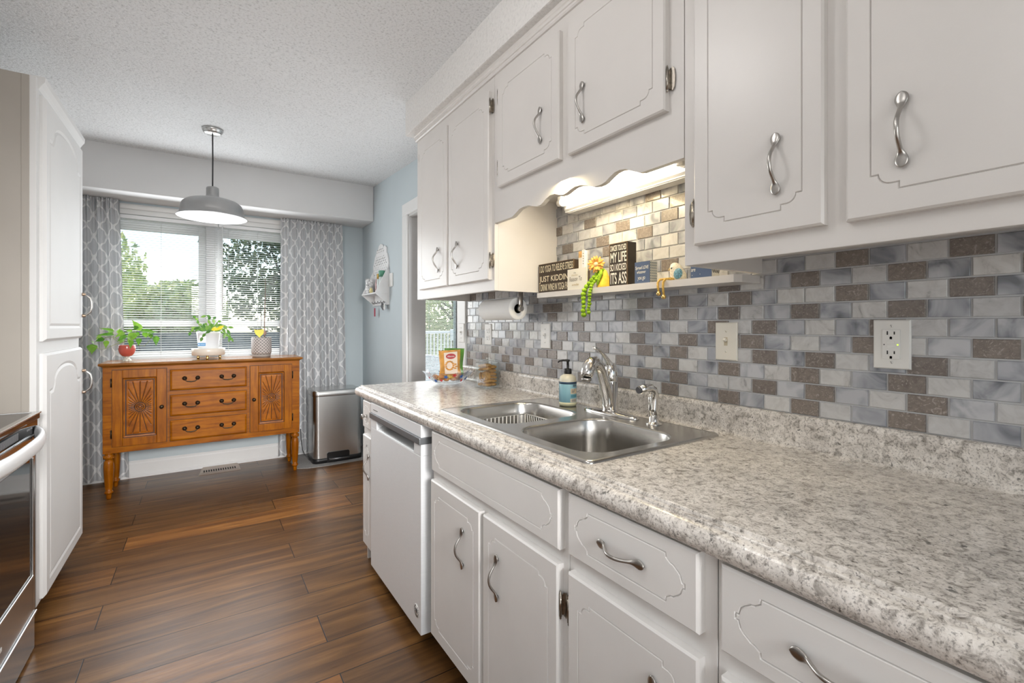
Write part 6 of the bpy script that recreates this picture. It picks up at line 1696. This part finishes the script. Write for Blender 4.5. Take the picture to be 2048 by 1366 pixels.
sub('pedal', MB().tube([(0.935, TY0 - 0.030, 0.040), (1.110, TY0 - 0.030, 0.040)], [(0.016, 0.010)] * 2, 14, flat=(0, 0, 1)), mat('pedal_metal', (0.25, 0.25, 0.26), 0.25, 1.0), pd)
mb = MB()
ol = [(0.665, 4.40), (0.75, 4.355), (0.92, 4.340), (1.08, 4.350), (1.22, 4.352), (1.335, 4.375), (1.34, 4.62), (1.335, 4.845), (1.0, 4.85), (0.70, 4.845), (0.655, 4.62)]
mb.prism(ol, 'z', 0.0003, 0.0058)
o = mb.build('floor_mat', mat('grey_woven_mat', (0.33, 0.32, 0.31), 0.95, var=0.25, vscale=150, bmp=1.0, bscale=260)); tag(o, 'small grey woven mat under the trash can', 'mat')

t = thing('floor_register', 'beige metal floor vent in front of the baseboard', 'vent', (0.118, 4.75, 0))
mb = MB(); mb.loft([[(-0.035, 4.640, 0.0003), (0.268, 4.640, 0.0003), (0.262, 4.855, 0.0003), (-0.012, 4.855, 0.0003)], [(-0.030, 4.645, 0.005), (0.263, 4.645, 0.005), (0.258, 4.853, 0.005), (-0.008, 4.853, 0.005)], [(-0.012, 4.668, 0.008), (0.246, 4.668, 0.008), (0.246, 4.845, 0.012), (-0.002, 4.845, 0.012)]], smooth=False, cap1=True)
sub('plate', mb, mat('beige_metal', (0.46, 0.38, 0.32), 0.45, 0.3, var=0.06), t)
mb = MB()
for k in range(14): mb.box(0.0 + 0.0172 * k, 0.0095 + 0.0172 * k, 4.685, 4.745, 0.0075, 0.0098)
sub('slots', mb, M_dark, t)
mb = MB(); mb.tube([(0.735, 4.60, 0.30), (0.742, 4.62, 0.20), (0.752, 4.62, 0.11), (0.770, 4.61, 0.06), (0.795, 4.60, 0.035), (0.806, 4.58, 0.010)], 0.0035, 8)
o = mb.build('power_cord', M_black); tag(o, 'black cord hanging beside the trash can', 'cord')

# ------------------------------------------------------------------ key rack on the blue wall
RK = FX(WD)
t = thing('key_rack', 'white carved wall rack with a small shelf on the blue wall', 'rack', (WD - 0.01, 4.28, 1.41))
mb = MB()
prof = []
zt_, zb_ = 1.955, 1.42
Lb = [(-4.50, zb_), (-4.045, zb_), (-4.040, 1.70), (-4.060, 1.74), (-4.045, 1.79), (-4.06, 1.84), (-4.08, 1.875), (-4.10, 1.89), (-4.10, 1.93), (-4.14, 1.955), (-4.18, 1.945), (-4.21, 1.972), (-4.26, 1.985), (-4.31, 1.972), (-4.33, 1.945), (-4.38, 1.935), (-4.40, 1.90), (-4.43, 1.88), (-4.45, 1.84), (-4.49, 1.80), (-4.48, 1.75), (-4.50, 1.70)]
holes = []
rh = random.Random(5)
for r in range(12):
    zz = 1.71 + 0.0225 * r
    wdt = 0.20 if r < 5 else 0.20 - 0.012 * (r - 4)
    for k in range(8):
        yy = -4.27 + (k - 3.5 + 0.5 * (r % 2)) * 0.048
        if abs(yy + 4.27) > wdt - 0.030 or zz > 1.945: continue
        holes.append([(yy + 0.014 * math.cos(a + 0.6 * r), zz + 0.0075 * math.sin(a)) for a in [2 * PI * i / 8 for i in range(8)]])
for k in range(10):
    yy = -4.46 + 0.043 * k
    holes.append([(yy + 0.012 * math.cos(a), 1.440 + 0.006 * math.sin(a)) for a in [2 * PI * i / 8 for i in range(8)]])
q = lambda L, n: [RK.P(a, b, n) for a, b in L]
mb.fill([q(Lb, 0.012)] + [q(h, 0.012) for h in holes], RK.n)
mb.loft([q(Lb, 0.001), q(Lb, 0.012)], 0, False)
for h in holes: mb.loft([q(h[::-1], 0.001), q(h[::-1], 0.012)], 0, False)
M_rack = mat('rack_white_paint', (0.80, 0.80, 0.80), 0.6, var=0.05)
sub('back_panel', mb, M_rack, t, 'white fretwork back panel')
sub('shelf', MB().box(1.245, WD - 0.013, 4.050, 4.470, 1.515, 1.527, 0.002), M_rack, t)
for ys in (4.052, 4.456):
    mb = MB(); mb.prism([(WD - 0.0125, zb_ + 0.005), (WD - 0.0125, 1.755), (1.247, 1.527), (1.247, 1.515)], 'y', ys, ys + 0.012); sub('side_bracket', mb, M_rack, t)
mb = MB()
for k in range(5):
    y = 4.10 + 0.085 * k
    mb.tube([(WD - 0.012, y, 1.447), (WD - 0.030, y, 1.443), (WD - 0.036, y, 1.450), (WD - 0.034, y, 1.460)], 0.003, 8)
sub('hook', mb, M_dkgrey, t)
def bottle(name, label, cat, x, y, z, prof, m):
    o = MB().lathe(prof, c=(x, y, z), seg=18).build(name, m); return tag(o, label, cat)
bottle('floral_jar', 'white jar with a dark floral pattern at the far end of the wall rack', 'jar', 1.300, 4.415, 1.5275, [(0.026, 0), (0.036, 0.010), (0.038, 0.05), (0.034, 0.09), (0.036, 0.125), (0.032, 0.145), (0.0, 0.146)], mat('floral_ceramic', (0.62, 0.66, 0.68), 0.4, var=0.75, vscale=55))
bottle('small_bottle', 'small cream bottle with a yellow label on the wall rack shelf', 'bottle', 1.265, 4.24, 1.5275, [(0.014, 0), (0.015, 0.02), (0.015, 0.032), (0.008, 0.038), (0.009, 0.050), (0.0, 0.051)], mat('cream_yellow', (0.75, 0.65, 0.32), 0.4, var=0.3, vscale=60))
def capped(name, label, x, y, r, z1, cap_z, m):
    t = thing(name, label, 'bottle', (x, y, 1.5275))
    sub('bottle_body', MB().lathe([(r * 0.9, 1.5275), (r, 1.532), (r, cap_z - 0.006), (r * 0.8, cap_z)], c=(x, y, 0), seg=18), mat('pale_frosted_bottle', (0.66, 0.72, 0.71), 0.35, var=0.06), t)
    sub('cap', MB().lathe([(r * 1.03, cap_z), (r * 1.03, z1 - 0.003), (r * 0.95, z1), (0.0, z1)], c=(x, y, 0), seg=18), m, t)
capped('capped_bottle', 'pale bottle with a wide green cap at the near end of the wall rack', 1.322, 4.105, 0.028, 1.722, 1.668, mat('green_cap_paint', (0.10, 0.30, 0.20), 0.4, var=0.2))
capped('capped_bottle', 'slim pale bottle with an amber cap beside the green-capped bottle', 1.318, 4.185, 0.017, 1.700, 1.655, mat('amber_cap', (0.55, 0.33, 0.06), 0.4, var=0.2))
bottle('pink_bottle', 'thin bottle with pink dots standing behind the small cream bottle', 'bottle', 1.330, 4.29, 1.5275, [(0.013, 0), (0.013, 0.10), (0.008, 0.115), (0.008, 0.135), (0.0, 0.136)], mat('pink_dot_glass', (0.60, 0.42, 0.42), 0.4, var=0.5, vscale=120))
t = thing('key_fob', 'dark key fob hanging from the near end of the wall rack', 'keys', (WD - 0.036, 4.10, 1.40))
mb = MB(); mb.tube([(WD - 0.034, 4.10, 1.455), (WD - 0.036, 4.105, 1.42)], 0.002, 6); sub('ring', mb, M_nickel, t)
sub('fob', MB().box(-0.006, 0.006, -0.032, 0.032, -0.022, 0.022, 0.004, M=Matrix.Translation((WD - 0.040, 4.115, 1.405)) @ Matrix.Rotation(0.5, 4, 'X')), M_dkgrey, t)
sub('white_tag', MB().box(-0.003, 0.003, -0.016, 0.016, -0.022, 0.022, 0.002, M=Matrix.Translation((WD - 0.040, 4.070, 1.398)) @ Matrix.Rotation(-0.2, 4, 'X')), M_plate, t)
t = thing('key_tag', 'red tag on a string hanging below the wall rack', 'keys', (WD - 0.036, 4.355, 1.32))
mb = MB(); mb.tube([(WD - 0.034, 4.355, 1.455), (WD - 0.036, 4.355, 1.395)], 0.0015, 6); sub('string', mb, M_jamb, t)
sub('tag', MB().box(WD - 0.040, WD - 0.034, 4.341, 4.369, 1.320, 1.398, 0.002), mat('red_tag', (0.40, 0.04, 0.08), 0.4, var=0.2), t)
t = thing('wall_plate', 'blank white plate on the blue wall right of the key rack', 'plate', (WD - 0.005, 3.985, 1.57))
sub('cover_plate', MB().box(WD - 0.010, WD - 0.0005, 3.950, 4.022, 1.575, 1.692, 0.002), M_plate, t)

# ------------------------------------------------------------------ outside
gnd = MB().box(-30, 30, 5.05, 60, -0.9, -0.7); struct('ground', gnd, M_grass, 'lawn outside')
t = thing('garden_fence', 'grey board fence outside the window', 'fence', (0, 9.0, -0.7))
for k in range(6):
    x = -7 + 1.55 * k
    sub('fence_panel', MB().box(x, x + 1.53, 9.0, 9.04, -0.699, 1.13), M_fence, t)
    sub('fence_post', MB().box(x - 0.05, x + 0.05, 9.041, 9.12, -0.699, 1.2), M_fence, t)
def tree(label, x, y, z0, h, r, m, n, seed, trunk=True, leafs=0.085, squash=1.0):
    rd = random.Random(seed)
    t = thing('garden_tree', label, 'tree', (x, y, -0.7), 'trees outside the windows')
    mb = MB()
    blobs = [(rd.gauss(0, r * 0.42), rd.gauss(0, r * 0.35), rd.uniform(-0.5, 0.5) * h, r * rd.uniform(0.35, 0.6)) for _ in range(16)]
    for i in range(n):
        bx, by, bz, br = blobs[rd.randrange(len(blobs))]
        d = Vector((rd.gauss(0, 1), rd.gauss(0, 1), rd.gauss(0, 1))).normalized() * br * rd.uniform(0.55, 1.05) ** 0.6
        c = Vector((x + bx + d.x, y + by + d.y, z0 + bz + d.z * squash))
        a = Vector((rd.gauss(0, 1), rd.gauss(0, 1), rd.gauss(0, 1))).normalized(); b = a.orthogonal().normalized(); s = leafs * rd.uniform(0.5, 1.2)
        mb.add([c - a * s, c + b * s * 0.5, c + a * s, c - b * s * 0.5], [(0, 1, 2, 3)])
    sub('foliage', mb, m, t)
    mb = MB(); mb.tube([(x, y, -0.71), (x + 0.05, y, z0 * 0.4), (x, y, z0 + h * 0.2)], [0.16, 0.12, 0.06], 8)
    for k in range(7):
        a = rd.uniform(0, 6.28); mb.tube([(x, y, z0 - h * 0.25 + 0.1 * k * h * 0.5), (x + r * 0.5 * math.cos(a), y + r * 0.5 * math.sin(a), z0 + rd.uniform(0, h * 0.5)), (x + r * 0.7 * math.cos(a), y + r * 0.7 * math.sin(a), z0 + rd.uniform(0.05, h * 0.45))], [0.05, 0.03, 0.008], 6)
    sub('trunk', mb, M_bark, t)
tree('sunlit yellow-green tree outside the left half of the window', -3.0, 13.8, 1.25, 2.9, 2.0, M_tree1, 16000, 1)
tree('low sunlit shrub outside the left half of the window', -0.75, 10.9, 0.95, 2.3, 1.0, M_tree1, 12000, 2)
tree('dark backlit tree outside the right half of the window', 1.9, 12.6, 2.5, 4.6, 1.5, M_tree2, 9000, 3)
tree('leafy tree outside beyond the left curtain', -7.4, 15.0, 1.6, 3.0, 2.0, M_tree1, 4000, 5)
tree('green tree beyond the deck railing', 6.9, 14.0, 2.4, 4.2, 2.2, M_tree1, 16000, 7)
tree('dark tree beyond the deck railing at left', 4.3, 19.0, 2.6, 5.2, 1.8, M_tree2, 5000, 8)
t = thing('wooden_deck', 'grey deck outside the glazed door', 'deck', (3.2, 7.0, -0.7))
sub('boards', MB().box(1.45, 6.0, 5.03, 9.0 - 0.01, -0.16, -0.05), M_deck, t)
mb = MB()
for x in (1.6, 5.8):
    for y in (5.3, 8.8): mb.box(x - 0.06, x + 0.06, y - 0.06, y + 0.06, -0.699, -0.16)
sub('support_posts', mb, M_deck, t)
t = thing('deck_railing', 'white railing with thin balusters on the deck', 'railing', (3.4, 8.7, -0.05))
M_rail = mat('white_railing_paint', (0.85, 0.86, 0.87), 0.5)
sub('top_rail', MB().box(1.5, 5.9, 8.65, 8.75, 1.075, 1.125, 0.004), M_rail, t); [sub('post', MB().box(x - 0.045, x + 0.045, 8.655, 8.745, -0.0495, 1.12), M_rail, t) for x in (1.46, 5.94)]; sub('bottom_rail', MB().box(1.5, 5.9, 8.68, 8.72, 0.04, 0.08), M_rail, t)
for k in range(58): sub('baluster', MB().box(1.52 + 0.075 * k, 1.545 + 0.075 * k, 8.688, 8.712, 0.08, 1.075), M_rail, t)
mb = MB(); mb.box(4.18, 4.70, 8.40, 8.6505, 0.93, 1.16, 0.01)
o = mb.build('planter_box', M_rail); tag(o, 'white planter box on the deck railing', 'planter'); o.location.z += 0
t = thing('patio_chair', 'round patio chair with a white and grey woven cushion on the deck', 'chair', (3.05, 7.0, -0.05))
mb = MB(); Mx = Matrix.Translation((3.05, 7.0, 0.36)) @ Matrix.Rotation(0.9, 4, 'X') @ Matrix.Rotation(0.3, 4, 'Z')
mb.lathe([(0.0, -0.16), (0.25, -0.13), (0.36, -0.02), (0.43, 0.10), (0.40, 0.13), (0.33, 0.05), (0.2, -0.03), (0.0, -0.06)], M=Mx, seg=30)
sub('cushion', mb, mat('grey_white_weave', (0.62, 0.64, 0.67), 0.9, var=0.4, vscale=60), t)
for k in range(3):
    a = 2 * PI * k / 3 + 0.4; sub('leg', MB().tube([(3.05 + 0.12 * math.cos(a), 7.0 + 0.12 * math.sin(a), 0.26), (3.05 + 0.34 * math.cos(a), 7.0 + 0.34 * math.sin(a), -0.0495)], 0.018, 8), M_dkgrey, t)
